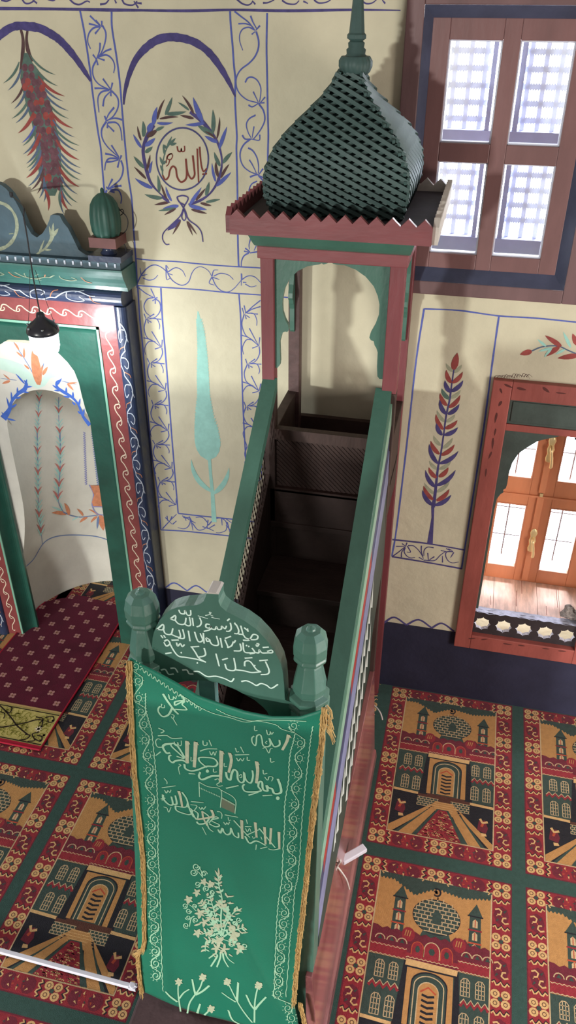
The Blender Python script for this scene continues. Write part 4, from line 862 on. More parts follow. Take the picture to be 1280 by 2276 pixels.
# gate: turned posts, inscribed crest board, arch, base step
for px_, zt in ((-.745, 2.183), (-.293, 2.148)):
    b = MB(); h = .042; zb = zt-.262
    b.box(px_-h, px_+h, YG-h, YG+h, .1, zb)
    b.lathe([(.058, zb-.0), (.058, zb+.012), (.052, zb+.018), (.056, zb+.026), (.056, zb+.038), (.040, zb+.047), (.046, zb+.058), (.047, zb+.075), (.042, zb+.10), (.033, zb+.145), (.030, zb+.155), (.043, zb+.162), (.046, zb+.170), (.042, zb+.178), (.046, zb+.186), (.0465, zb+.213), (.040, zb+.243), (.026, zb+.257), (.012, zb+.259), (.012, zb+.264), (.004, zb+.267)], (px_, YG, 0), 8, 0, False, pi/8+.12)
    b.build('gate_post', MGREEN, MIN, .002)
YB = 1.492
pf = [(60, 722), (36, 640), (30, 560), (36, 470), (55, 400), (100, 312), (145, 262), (190, 225), (250, 202), (320, 188), (400, 184), (455, 172), (488, 148), (505, 112), (518, 72), (530, 62), (600, 70), (622, 82), (622, 112), (622, 148), (640, 190), (690, 235), (760, 272), (850, 318), (955, 392), (1050, 492), (1120, 590), (1170, 690), (1196, 790), (1206, 900), (1212, 1018)]
ed = [(632+4, 1557), (652, 1562), (655, 1592), (640, 1594), (599, 1592), (593, 1581), (585, 1572), (566, 1556), (544, 1544), (524, 1533), (504, 1525), (483, 1517), (460, 1513), (439, 1512), (420, 1513), (402, 1516), (380, 1526), (360, 1540), (344, 1556), (330, 1580), (318, 1580), (322, 1500), (332, 1483)]
bp_ = [onY(x/4+330, y/4+1300, YB) for x, y in pf]+[onY(x, y, YB) for x, y in ed]
b = MB(); b.prism(bp_, (0, .045, 0), 0)
b.add([onY(x/4+330, y/4+1300, YB)+Vector((0, dy, 0)) for x, y in [(515, 74), (530, 61), (602, 69), (624, 82)] for dy in (-.0015, .0465)], [(0, 2, 3, 1), (2, 4, 5, 3), (4, 6, 7, 5), (0, 2, 4, 6)], 2)
ic = Canvas(b, lambda x, y: onY(x, y, YB), (0, -1, 0)); ic.z(4, 330, 1300)
LT_ = [[(270, 220), (285, 250), (320, 255), (325, 225), (345, 265), (375, 265), (375, 222)], [(195, 300), (240, 270), (235, 312), (195, 300)], [(235, 310), (270, 345), (322, 345), (335, 290)], [(322, 345), (350, 362), (375, 352), (365, 285)], [(390, 290), (400, 365)], [(455, 288), (470, 330), (458, 360), (428, 372)],
       [(545, 350), (515, 348), (512, 375), (545, 382), (555, 365), (548, 395), (492, 412)], [(550, 385), (590, 395), (605, 370), (620, 395), (648, 390), (652, 365), (680, 388), (695, 362)], [(728, 335), (736, 385), (718, 410), (690, 410)], [(700, 318), (722, 298)], [(780, 350), (802, 400), (795, 430), (762, 430)], [(820, 360), (842, 440)], [(800, 435), (840, 442), (862, 470)],
       [(840, 490), (895, 488), (930, 440), (970, 450), (965, 480), (915, 485), (862, 470)], [(850, 378), (892, 412)],
       [(75, 395), (130, 350), (132, 395), (75, 395)], [(130, 380), (150, 430), (200, 437), (218, 385)], [(200, 437), (262, 462), (285, 455), (272, 398)], [(262, 470), (318, 470), (305, 392)], [(355, 405), (370, 500)], [(410, 415), (442, 500), (482, 490), (460, 428)], [(488, 425), (495, 520)], [(512, 470), (520, 500), (548, 490), (512, 466)], [(540, 490), (570, 530), (622, 530), (605, 452)], [(640, 470), (655, 556)],
       [(680, 485), (712, 560)], [(700, 556), (738, 540), (756, 502)], [(680, 475), (735, 455)], [(815, 520), (822, 580), (758, 585)], [(760, 515), (775, 490)], [(840, 510), (852, 590), (900, 602), (935, 600)], [(920, 558), (945, 600), (900, 612)], [(940, 597), (980, 602), (985, 575), (1010, 602), (1060, 602), (1102, 600), (1095, 578), (1055, 590)], [(1015, 555), (1070, 550)], [(960, 520), (982, 524), (966, 546), (955, 528)],
       [(110, 445), (130, 472)], [(135, 445), (152, 470)], [(140, 500), (170, 488), (192, 520), (160, 542), (138, 508)], [(190, 520), (230, 590), (270, 632), (330, 642), (390, 652), (440, 662), (512, 686)], [(205, 490), (270, 488)], [(250, 510), (260, 542), (285, 520), (300, 547), (322, 528)], [(150, 610), (206, 600)], [(388, 555), (420, 602), (450, 650), (512, 686)], [(495, 558), (506, 622), (440, 642)], [(375, 550), (452, 545)],
       [(600, 608), (630, 722)], [(680, 700), (702, 750), (772, 752), (760, 648)], [(655, 665), (706, 650)], [(770, 752), (850, 762), (920, 777), (1002, 770)], [(855, 722), (860, 680), (905, 680), (960, 750), (1002, 770)], [(855, 650), (925, 645)], [(1040, 678), (1072, 755), (1060, 790), (998, 796)], [(985, 672), (1062, 665)],
       [(110, 755), (150, 750), (180, 792), (226, 790)], [(195, 740), (236, 740), (262, 777)], [(300, 755), (342, 755), (362, 787), (400, 790)], [(400, 768), (450, 770), (520, 812), (600, 810), (680, 832), (735, 857), (762, 828)], [(825, 857), (870, 850), (920, 870), (960, 892), (1000, 875), (1050, 890), (1092, 917), (1152, 882)]]
for st in LT_: ic.stroke(st, 13, 1, (1, .9), 1)
for p in [(882, 392), (885, 408), (435, 692), (292, 600), (945, 715), (872, 537), (892, 545), (775, 350), (768, 340)]: ic.ell(p, 8, 8, 1, 1, 8)
for st in ([(505, 270), (540, 262), (558, 245), (542, 240), (548, 262), (578, 276)], [(440, 272), (500, 290), (530, 300)], [(560, 285), (600, 296), (636, 302)]): ic.stroke(st, 7, 1, (1, .6), 1)
b.build('inscribed_board', [MGREEN, INK, WOODP], MIN)
p0, p1 = onY(439, 1505, 1.50), onY(474, 1505, 1.50)
b = MB(); b.box(p0.x, p1.x, YB+.012, YB+.04, 1.6, 2.0); b.build('centre_slat', mat('pale_blue_green_slat_paint', '#6f9c98', .5, .4, .3, 14), MIN)
b = MB(); b.box(-.945, -.285, 1.18, 1.62, 0, .15); b.build('base_step', mat('dusty_purple_brown_step', '#5b4a4c', .8, .2, .35, 9, .3, 25), MIN, .012)
# ================================================================ embroidered curtain on the pulpit gate
CLOTH = mat('green_satin_cloth', '#07735a', .5, .35, .12, 3, .12, 300, sheen=.08)
EMB = mat('pale_embroidery_thread', '#9fcbab', .7, .2)
EMB2 = mat('cream_embroidery_thread', '#b9c2a4', .7, .2, .2, 60)
GOLD = mat('gold_fringe_thread', '#c7a468', .6, .4, .3, 60)
SHADEF = mat('grey_brown_embroidery', '#66705c', .7, .2)
CURT = thing('curtain', 'green embroidered curtain with white lettering and gold side fringes hung in the pulpit gate', 'curtain', (-.53, 1.43, .2))
def YC(x, z):
    t = (2.05-z)/1.8; y = 1.437-.012*t
    y += (.007*sin(9*x+2.2*z)+.006*sin(17*x-1.5*z+1))*min(1, max(0, t*2.2+.15))
    a, c = Vector((-.60, 1.30)), Vector((-.33, .42)); p = Vector((x, z)); d = c-a; s = max(0, min(1, (p-a).dot(d)/d.dot(d))); dist = (p-a-d*s); sd = (d.x*dist.y-d.y*dist.x)/d.length
    y -= .016*math.exp(-(sd/.035)**2)*sm(s*3)*(1 if s < 1 else .6)
    y -= .014*math.exp(-((x+.79)/.03)**2)*min(1, max(0, t*3))
    return y
def curt_pt(x, y):
    d = ray(x, y); Y = 1.43
    for _ in range(8): X = d.x*Y/d.y; Z = EYE+d.z*Y/d.y; Y = YC(X, Z)
    return Vector((d.x*Y/d.y, Y, EYE+d.z*Y/d.y))
def curt_n(p):
    e = .004; fx = (YC(p.x+e, p.z)-YC(p.x-e, p.z))/(2*e); fz = (YC(p.x, p.z+e)-YC(p.x, p.z-e))/(2*e); return Vector((fx, -1, fz)).normalized()
def pl(pts, t):
    L = [0]
    for a, c in zip(pts, pts[1:]): L.append(L[-1]+math.hypot(c[0]-a[0], c[1]-a[1]))
    s = t*L[-1]
    for i in range(len(pts)-1):
        if s <= L[i+1] or i == len(pts)-2:
            k = (s-L[i])/(L[i+1]-L[i]); return Vector((pts[i][0]+(pts[i+1][0]-pts[i][0])*k, pts[i][1]+(pts[i+1][1]-pts[i][1])*k))
TOP = [(288, 1463), (310, 1476), (341, 1491), (394, 1520), (439, 1547), (487, 1564), (544, 1582), (605, 1594), (666, 1594), (711, 1580), (722, 1568)]
LEFT = [(288, 1463), (291, 1600), (293, 1763), (298, 1860), (303, 2000), (306, 2090), (308, 2150), (316, 2203)]
RIGHT = [(722, 1568), (711, 1682), (691, 1844), (675, 2007), (661, 2129), (653, 2225), (660, 2260), (672, 2330)]
BOT = [(316, 2203), (336, 2212), (357, 2222), (390, 2236), (422, 2246), (460, 2258), (504, 2268), (560, 2284), (610, 2300), (672, 2330)]
def coons(s, t):
    a = pl(TOP, s)*(1-t)+pl(BOT, s)*t; c = pl(LEFT, t)*(1-s)+pl(RIGHT, t)*s
    bl = Vector(TOP[0])*(1-s)*(1-t)+Vector(TOP[-1])*s*(1-t)+Vector(BOT[0])*(1-s)*t+Vector(BOT[-1])*s*t
    return a+c-bl
b = MB(); b.grid(lambda s, t: curt_pt(*coons(s, t)), 60, 110, 0)
cl = b.build('cloth', CLOTH, CURT, 0, .004); cl.modifiers['thick'].offset = 1
b = MB(); k = Canvas(b, curt_pt, curt_n); k.e = .001
def T(lst, w=12, m=0, lay=1):
    for e in lst:
        if isinstance(e[1], (int, float)): k.stroke(e[0], e[1]*1.12, m, (1, .75), lay)
        else: k.stroke(e, w*1.12, m, (1, .75), lay)
k.z(4, 330, 1540)
T([([(130, 5), (170, 70), (230, 150), (268, 188)], 17), ([(215, 125), (180, 190), (130, 207), (95, 175), (88, 140), (105, 115)], 14), ([(235, 110), (240, 75), (322, 68), (300, 98), (330, 128), (335, 148), (230, 142)], 12), ([(280, 12), (318, 58), (240, 108)], 13), ([(180, 10), (190, 50), (218, 55), (225, 30), (242, 50), (250, 22)], 8), ([(120, 95), (115, 125), (143, 127), (145, 105)], 7), ([(205, 185), (230, 200), (215, 225), (203, 205)], 7), ([(220, 225), (240, 260), (255, 285)], 7),
   ([(1165, 415), (1165, 460), (1120, 475), (1095, 440), (1075, 400), (1085, 455), (1060, 475), (1020, 465), (1010, 410), (995, 370), (965, 380), (960, 430), (950, 465), (925, 440), (920, 400), (940, 380)], 12), ([(1050, 325), (1060, 365), (1080, 365), (1085, 340), (1095, 365), (1112, 345)], 8), ([(945, 290), (945, 330), (970, 330)], 7), ([(1015, 490), (1042, 485), (1070, 532), (1085, 495), (1106, 490)], 7), ([(1055, 425), (1040, 440), (1055, 450)], 6),
   ([(350, 622), (300, 595), (240, 602), (215, 617), (185, 590), (185, 560), (205, 550)], 15), ([(325, 575), (260, 470), (215, 445), (205, 470), (290, 550), (315, 580), (250, 560)], 13), ([(205, 450), (150, 455), (130, 480), (160, 530), (195, 530)], 18), ([(120, 480), (80, 475), (65, 430), (85, 405), (115, 415)], 8), ([(85, 378), (160, 375), (210, 400), (302, 398)], 9), ([(90, 310), (140, 335), (110, 355)], 9), ([(230, 430), (235, 460), (258, 462), (262, 435), (272, 465), (292, 460), (292, 420)], 7), ([(110, 520), (65, 555)], 8), ([(270, 630), (290, 640), (268, 662), (280, 722)], 7),
   ([(320, 630), (330, 670), (380, 690), (440, 680), (520, 650), (590, 650), (615, 620), (580, 580), (500, 570), (450, 575), (460, 610), (520, 660)], 14), ([(460, 515), (520, 495), (612, 495)], 9), ([(485, 420), (490, 460), (520, 460), (522, 435)], 8), ([(540, 415), (562, 470)], 8), ([(545, 515), (560, 550), (580, 520), (590, 552), (606, 515)], 7), ([(380, 565), (380, 602), (402, 595)], 6), ([(675, 620), (675, 650), (700, 650)], 7), ([(580, 670), (580, 700), (610, 698)], 7)])
k.ell((525, 692), 15, 15, 0, 1, 10)
T([([(1245, 368), (1232, 425), (1190, 505)], 22), ([(345, 425), (345, 590), (350, 622)], 26), ([(422, 432), (415, 560), (408, 658)], 26), ([(650, 512), (646, 650), (642, 790)], 26), ([(722, 530), (738, 600), (715, 705)], 22), ([(962, 606), (972, 690), (960, 800)], 24)], 22, 1, 2)
for q in [(345, 425), (422, 432), (650, 512), (722, 530), (962, 606), (1245, 368)]: k.leaf((q[0]-12, q[1]-2), (q[0]+28, q[1]+30), 18, 1, 0, 2)
k.z(4, 330, 1700)
T([([(645, 60), (635, 92), (560, 97), (480, 127), (450, 100), (462, 60)], 17), ([(690, 60), (700, 110), (728, 130), (740, 80), (760, 40), (790, 60), (795, 120), (820, 152), (850, 140), (850, 60), (868, 130), (910, 157), (930, 100), (925, 45)], 15), ([(770, -92), (897, -95)], 9), ([(775, -155), (785, -120), (806, -122)], 8), ([(820, -165), (848, -108)], 8), ([(785, -65), (800, -38), (820, -60), (835, -38), (852, -65)], 7), ([(880, -75), (880, -45), (905, -45)], 7), ([(690, 205), (802, 180)], 11), ([(590, 130), (620, 120), (632, 150), (608, 170), (628, 187), (662, 180)], 7), ([(808, 95), (825, 80), (830, 105), (812, 110)], 6),
   ([(1150, 120), (1172, 180), (1177, 242), (1120, 250), (1100, 210), (1070, 200), (1050, 180), (1060, 227), (1020, 215), (1010, 150), (985, 150), (978, 190), (1000, 227), (920, 237), (858, 230), (838, 190), (855, 168)], 16), ([(890, 267), (977, 240)], 11), ([(1015, 270), (1102, 265)], 11), ([(1035, 105), (1060, 132), (1075, 100), (1107, 110), (1095, 142)], 7), ([(1020, 40), (1025, 77), (1057, 70)], 8), ([(1085, -65), (1090, -28), (1122, -35)], 8), ([(358, 73), (418, 78)], 9),
   ([(130, 260), (135, 300), (180, 347), (217, 347), (205, 278)], 14), ([(217, 347), (252, 342), (240, 268)], 14), ([(300, 240), (340, 300), (370, 400), (402, 462)], 11), ([(110, 300), (150, 290), (120, 312)], 7), ([(120, 200), (242, 182)], 8), ([(140, 115), (165, 145), (165, 167)], 7), ([(145, 220), (160, 247), (175, 225), (190, 242), (202, 218)], 7), ([(240, 360), (250, 400), (310, 427), (372, 437), (390, 400), (340, 363)], 11), ([(135, 370), (165, 380), (180, 417), (202, 373)], 6), ([(240, 362), (330, 372), (350, 330)], 10),
   ([(380, 400), (400, 440), (430, 482), (442, 430), (400, 398)], 11), ([(430, 500), (450, 522), (510, 512), (540, 460), (478, 408)], 13), ([(520, 510), (540, 562), (578, 592)], 10), ([(540, 520), (600, 547), (632, 530), (560, 490), (622, 470), (590, 460), (538, 512)], 10), ([(380, 322), (492, 332)], 8), ([(375, 350), (432, 360), (408, 402)], 7), ([(450, 370), (465, 392), (480, 375), (490, 392), (512, 365)], 7), ([(480, 550), (495, 580), (515, 620)], 6), ([(610, 410), (640, 415), (655, 440), (650, 475)], 7),
   ([(620, 570), (640, 602), (660, 560), (670, 590), (700, 617), (730, 602), (735, 558), (760, 620), (800, 642), (800, 598)], 13), ([(760, 490), (860, 600), (902, 642)], 10), ([(680, 440), (797, 462)], 8), ([(670, 505), (685, 527), (700, 510), (710, 527), (722, 503)], 7), ([(860, 630), (900, 692), (960, 672), (1042, 712)], 13), ([(985, 560), (1127, 732)], 10), ([(870, 622), (992, 568)], 8), ([(995, 740), (1057, 725)], 8), ([(960, 705), (955, 752)], 6), ([(865, 560), (880, 592), (900, 560), (912, 592)], 6), ([(860, 545), (917, 545)], 7), ([(870, 480), (882, 522)], 7), ([(1162, 742), (1110, 752), (1065, 742)], 9), ([(710, 460), (715, 490), (735, 485)], 6), ([(925, 630), (935, 650), (950, 640)], 6), ([(1000, 635), (1010, 660)], 6)])
k.ell((1150, 292), 17, 17, 0, 1, 10)
T([([(560, 395), (576, 452), (500, 472), (430, 482)], 17), ([(270, 228), (285, 280), (302, 372)], 18), ([(830, 488), (836, 655)], 19), ([(950, 508), (962, 642)], 18), ([(1032, 548), (1042, 702)], 17), ([(1090, 558), (1082, 702)], 16), ([(1160, 592), (1164, 745)], 17), ([(480, 410), (490, 470), (525, 540)], 13)], 16, 1, 2)
k.fill([(645, 278), (765, 345), (768, 430), (650, 375)], 3, 0)
T([([(450, 150), (455, 282)], 6), ([(450, 150), (530, 190), (645, 220), (640, 377)], 7), ([(645, 220), (770, 300), (770, 432)], 7)], 6, 0)
for i in range(26):
    t = i/25; x, y = (455+185*t*2, 195+82*t*2) if t < .5 else (645+120*(t-.5)*2, 280+65*(t-.5)*2)
    k.stroke([(x, y), (x+3, y+13)], 5, 0, lay=1)
# bouquet
k.z(7.111, 390, 1900)
ST = [[(720, 1280), (600, 1050), (480, 850), (390, 730)], [(730, 1270), (640, 1000), (590, 800), (540, 640)], [(740, 1270), (720, 1000), (740, 700), (690, 480), (680, 330)], [(750, 1280), (800, 1100), (900, 930), (1000, 850)], [(740, 1300), (640, 1160), (500, 1000)], [(700, 1290), (560, 1210), (420, 1250)], [(760, 1290), (900, 1200), (1090, 1140)], [(760, 1330), (950, 1400), (1060, 1500)], [(760, 1100), (820, 950), (800, 830)], [(640, 1150), (560, 1010), (440, 800)], [(720, 1300), (620, 1350), (490, 1360), (470, 1520)]]
T([(s_, 13) for s_ in ST])
T([([(640, 1550), (660, 1600), (560, 1760)], 18), ([(715, 1545), (710, 1620), (655, 1770)], 18), ([(750, 1545), (770, 1650), (840, 1770)], 20), ([(780, 1540), (840, 1640), (930, 1710)], 18), ([(640, 1550), (530, 1630)], 16)])
def spiral(c, r, dr_, sgn=1, turns=1.4, w=13):
    k.stroke([(c[0]+sgn*(r*(1-.75*t/turns))*cos(2*pi*t+dr_), c[1]+(r*(1-.75*t/turns))*sin(2*pi*t+dr_)) for t in [turns*i/12 for i in range(13)]], w, 0, (1, .8), 1, 3)
for c, r, a, sg in [((330, 180), 62, 0, 1), ((290, 270), 58, 0, 1), ((460, 290), 46, 3, -1), ((350, 460), 50, 1, -1), ((490, 530), 52, 2, 1), ((590, 590), 44, 1, 1), ((490, 730), 50, 0, -1), ((150, 800), 46, 1, -1), ((210, 880), 46, 0, 1), ((300, 800), 36, 2, -1), ((200, 985), 42, 0, -1), ((320, 1030), 44, 2, 1), ((170, 1110), 48, 1, 1), ((640, 830), 42, 0, 1), ((540, 1250), 44, 1, -1), ((1000, 1020), 44, 0, 1), ((940, 1080), 40, 2, -1), ((1100, 1440), 50, 1, 1), ((890, 1400), 46, 0, -1), ((830, 860), 40, 1, 1)]: spiral(c, r, a, sg)
T([([(430, 350), (410, 250), (370, 170)], 12), ([(420, 330), (360, 260), (290, 240)], 12), ([(330, 880), (250, 800), (180, 770)], 12), ([(300, 960), (250, 1000), (220, 1130)], 12)])
def petals(c, n, r, w, a0=0, m=1, spread=2*pi):
    for i in range(n): a = a0+spread*i/n; k.leaf(c, (c[0]+r*.9*cos(a), c[1]+r*.9*sin(a)), w*.62, m, 0, 2)
for c, r, w in [((450, 420), 70, 56), ((560, 460), 72, 60), ((340, 590), 80, 50), ((210, 700), 80, 66), ((390, 920), 100, 62), ((460, 1060), 90, 48), ((350, 1230), 84, 60), ((690, 770), 84, 46), ((770, 820), 80, 46), ((690, 1360), 110, 64), ((650, 1470), 100, 48), ((770, 1490), 110, 46), ((920, 1270), 120, 66), ((880, 1140), 70, 40), ((1010, 1490), 100, 50), ((920, 1320), 90, 40)]: petals(c, 5, r, w, random.uniform(0, 2))
for a in [(680, 330, 680, 195), (675, 340, 625, 235), (690, 350, 735, 300), (690, 420, 610, 335), (700, 440, 740, 410), (710, 480, 740, 470), (650, 530, 620, 480), (800, 640, 790, 590), (820, 650, 930, 640), (830, 670, 800, 620), (820, 750, 930, 755), (850, 770, 870, 730), (930, 900, 935, 830), (960, 880, 1055, 830), (940, 930, 1020, 910), (610, 1010, 690, 990), (630, 1110, 690, 1090), (660, 1180, 690, 1160), (740, 1030, 810, 1020), (560, 730, 590, 670), (500, 640, 520, 590), (1060, 1130, 1060, 1080), (1090, 1150, 1130, 1180), (1020, 1220, 1150, 1215), (1060, 1240, 1000, 1190), (470, 1200, 450, 1140), (540, 1190, 590, 1190), (480, 1400, 540, 1410), (400, 750, 355, 770), (640, 910, 700, 940), (590, 1560, 640, 1570), (620, 1590, 640, 1610), (850, 1560, 910, 1600), (300, 1110, 420, 1060)]: k.leaf(a[:2], a[2:], 26, 1, .05, 2)
random.seed(12)
for st in ST:
    sp_ = smooth_pts([(a[0], a[1], 0) for a in st], 6)
    for i in range(3, len(sp_)-1, 2):
        d = sp_[i+1]-sp_[i-1]; d.normalize()
        for sg in (-1, 1):
            if random.random() < .85:
                n_ = Vector((-d.y, d.x, 0))*sg; q = sp_[i]+d*random.uniform(25, 45)+n_*random.uniform(40, 75); k.leaf((sp_[i].x, sp_[i].y), (q.x, q.y), 24, random.choice((0, 1)), .08*sg, 2)
# plants along the hem
k.z(2.4615, 260, 1560)
T([([(348, 1692), (335, 1600), (335, 1540)], 6), ([(330, 1640), (290, 1610), (265, 1583)], 7), ([(338, 1625), (365, 1590), (396, 1570)], 7), ([(385, 1702), (400, 1640), (450, 1570), (470, 1520)], 6), ([(430, 1600), (420, 1560), (412, 1515)], 8), ([(430, 1602), (470, 1580), (506, 1550)], 8), ([(440, 1702), (446, 1680), (456, 1650)], 8), ([(478, 1712), (512, 1680)], 6), ([(740, 1752), (700, 1702), (660, 1640), (610, 1540)], 6), ([(650, 1640), (610, 1615), (573, 1588)], 7), ([(657, 1635), (660, 1590), (664, 1533)], 8), ([(752, 1752), (755, 1640), (770, 1560)], 6), ([(752, 1680), (730, 1650), (707, 1600)], 8), ([(755, 1682), (780, 1650), (816, 1613)], 8), ([(670, 1762), (630, 1735), (610, 1685)], 8)])
for c in [(338, 1530), (470, 1505), (515, 1678), (605, 1530), (775, 1550)]: petals(c, 6, 26, 22, .4)
# scroll borders between wavy lines
def wavy(pts, amp=.8, w=1.5):
    sp = smooth_pts([(p[0], p[1], 0) for p in pts], 6); out = []
    for i, p in enumerate(sp): out.append((p.x+amp*(-1)**i, p.y))
    k.stroke(out, w, 0, (1, 1), 1, 3)
k.z(1)
def zz(pts, s_, ox, oy): return [(x/s_+ox, y/s_+oy) for x, y in pts]
wavy(zz([(120, 0), (118, 100), (125, 200), (155, 310), (188, 430), (205, 600), (225, 800), (238, 950), (246, 1100), (255, 1300), (255, 1500), (252, 1720), (258, 1850), (268, 2000), (275, 2270), (285, 2500), (290, 2800), (300, 3100), (310, 3280)], 4.95, 300, 1540))
wavy(zz([(345, 140), (325, 230), (300, 320), (285, 450), (280, 600), (255, 750), (238, 900), (240, 1050), (230, 1200), (220, 1400), (212, 1600), (185, 1780), (170, 1900), (158, 2080), (150, 2270), (140, 2500), (130, 2800)], 4.55, 580, 1600))
wavy(zz([(525, 60), (505, 180), (490, 300), (470, 470), (450, 650), (435, 800), (420, 950), (405, 1150), (395, 1350), (380, 1500), (370, 1600), (345, 1700), (330, 1850), (318, 2050), (300, 2170), (290, 2270), (275, 2500), (250, 2800)], 4.55, 580, 1600))
wavy(zz([(600, 140), (700, 190), (800, 220), (900, 245), (1000, 250), (1130, 280), (1180, 315), (1220, 330), (1290, 350)], 4, 330, 1540)); wavy(zz([(300, 20), (450, 120), (580, 180), (720, 215), (860, 255), (1000, 240), (1200, 240), (1400, 250)], 4, 330, 1540), 1)
LC = zz([(40, 50), (72, 200), (100, 340), (112, 510), (140, 680), (155, 840), (165, 1000), (172, 1170), (188, 1310), (176, 1460), (186, 1600), (180, 1760), (188, 1880), (196, 2040), (202, 2170)], 4.95, 300, 1540)+[(341+i*1.0, 2006+i*27) for i in range(7)]
LC = [(302, 1480), (308, 1512)]+LC
RC = zz([(330, 55), (400, 230), (390, 380), (370, 540), (355, 690), (340, 850), (330, 995), (320, 1140), (312, 1290), (310, 1420), (295, 1560), (270, 1680), (258, 1810), (238, 1950), (230, 2060), (215, 2170)], 4.55, 580, 1600)+[(625-i*2, 2103+i*26) for i in range(5)]+[(640, 2240), (648, 2262)]
for CC in (LC, RC):
    for i, c in enumerate(CC):
        s_ = 1 if i % 2 else -1
        pts = [(c[0]+s_*9.5*(1-.72*t/1.3)*cos(2*pi*t), c[1]+9.5*(1-.72*t/1.3)*sin(2*pi*t)) for t in [1.3*j/12 for j in range(13)]]
        k.stroke(pts, 1.5, 0, (1, .8), 1, 3)
        for j in range(9): a = 2*pi*j/9; k.stroke([(c[0]+9.5*cos(a), c[1]+9.5*sin(a)), (c[0]+13.5*cos(a), c[1]+13*sin(a))], 1.3, 0, (1, .7), 1)
        if i+1 < len(CC): n_ = CC[i+1]; k.stroke([(c[0]+s_*9.5, c[1]), (c[0]+s_*8, c[1]+8), ((c[0]+n_[0])/2, (c[1]+n_[1])/2), (n_[0]-s_*8, n_[1]-8), (n_[0]-s_*9.5, n_[1])], 1.5, 0, (1, 1), 1, 3)
for i in range(14): k.stroke([(312+i*9.5, 1489+i*6.5), (317+i*9.5, 1484+i*6.5), (320+i*9.5, 1494+i*6.5), (325+i*9.5, 1490+i*6.5)], 1.2, 0, (1, 1), 1)
b.build('embroidery', [EMB, EMB2, EMB, SHADEF], cl)
# fringes of twisted gold thread
random.seed(8)
def fringe(pts, hw, n, tail):
    f = MB()
    F3 = [curt_pt(*p) for p in pts]; sp = smooth_pts(F3, 6)
    for q, r in ((0, .0032), (.0055, .0026), (-.0055, .0026)):
        f.tube([p+Vector((q+.001*sin(i*1.7), -.006, 0)) for i, p in enumerate(sp)], r, 0, 6)
    for i in range(n):
        t = i/(n-1)*(len(sp)-1.001); j = int(t); p = sp[j].lerp(sp[j+1], t-j)+Vector((random.uniform(-hw, hw), -.006-random.uniform(0, .004), 0))
        d = (sp[j+1]-sp[j]).normalized()
        f.tube([p, p+d*.018+Vector((random.uniform(-.003, .003), -.003, 0)), p+d*.036+Vector((random.uniform(-.006, .006)*tail, -.004, 0))], [.0011, .0012, .0006], 0, 4, False)
    return f
fringe([(289, 1466), (292, 1560), (298, 1682), (309, 1804), (320, 1926), (322, 2047), (321, 2100), (309, 2115), (311, 2161), (317, 2203)], .007, 420, 1).build('fringe', GOLD, CURT)
f = fringe([(722, 1570), (712, 1682), (692, 1844), (676, 2007), (662, 2129), (654, 2224)], .008, 420, 1)
for i in range(26):
    p = curt_pt(722+random.uniform(-3, 6), 1570+random.uniform(-4, 55)); f.tube(smooth_pts([p, p+Vector((.012, -.005, -.012)), p+Vector((.018+random.uniform(-.006, .006), -.006, -.04))], 3), .0011, 0, 4, False)
f.build('fringe', GOLD, CURT)
f = fringe([(668, 2226), (672, 2245), (676, 2262), (680, 2290)], .006, 40, 1); f.build('fringe', GOLD, CURT)
AMB = (.315, .268, .25, 1); OUTS = (13, 13.6, 15, 1); BULB = 17; EXPO = 0
AREAS = [('window_light_front', (-6.6, -12.0, 2.25), (-1.2, 3.5, 2.0), .8, .5, 1380, (1, 1, .94)),
         ('window_light_right', (2.5, 1.2, 1.8), (.2, 3.0, .6), .9, 1.2, 92, (1, .89, .82)),
         ('curtain_fill_light', (-2.4, -4.5, 1.0), (-.6, 1.5, 1.0), 1.0, .9, 215, (1, .98, .95)),  # added fill light, no known window there; brightens the curtain
         ('daylight_on_sill', (.5, 4.95, 3.35), (.5, 3.72, .62), .7, .3, 150, (1, .98, .96))]
# ================================================================ floor and prayer carpet
b = MB(); b.box(-7, 5.5, -2.5, 4.16, -.06, -.004); struct(b.build('floor', mat('floor_boards', '#54473d', .8, .2, .3, 4, .2, 20)), 'floor under the wall-to-wall prayer carpet')
def wool(n, c, v=.22): return mat(n, c, .95, .1, v, 45, .5, 260, sheen=.15)
K_MATS = [wool('carpet_green_wool', '#37544d', .2), wool('carpet_red_wool', '#97303a'), wool('carpet_tan_wool', '#c08f58', .16), wool('carpet_dark_green_wool', '#3d4e48'), wool('carpet_black_wool', '#26262d'), wool('carpet_cream_wool', '#cdb48c', .15), wool('carpet_maroon_wool', '#722a38'), wool('carpet_orange_wool', '#c0553c'), wool('carpet_brown_wool', '#5d3a30'), wool('carpet_beige_border_wool', '#d8b17a', .15)]
(KG, KR, KT, KD, KK, KC, KM, KO, KB, KE) = range(10)
CARP = MB(); TL = [0]; CT = [0]
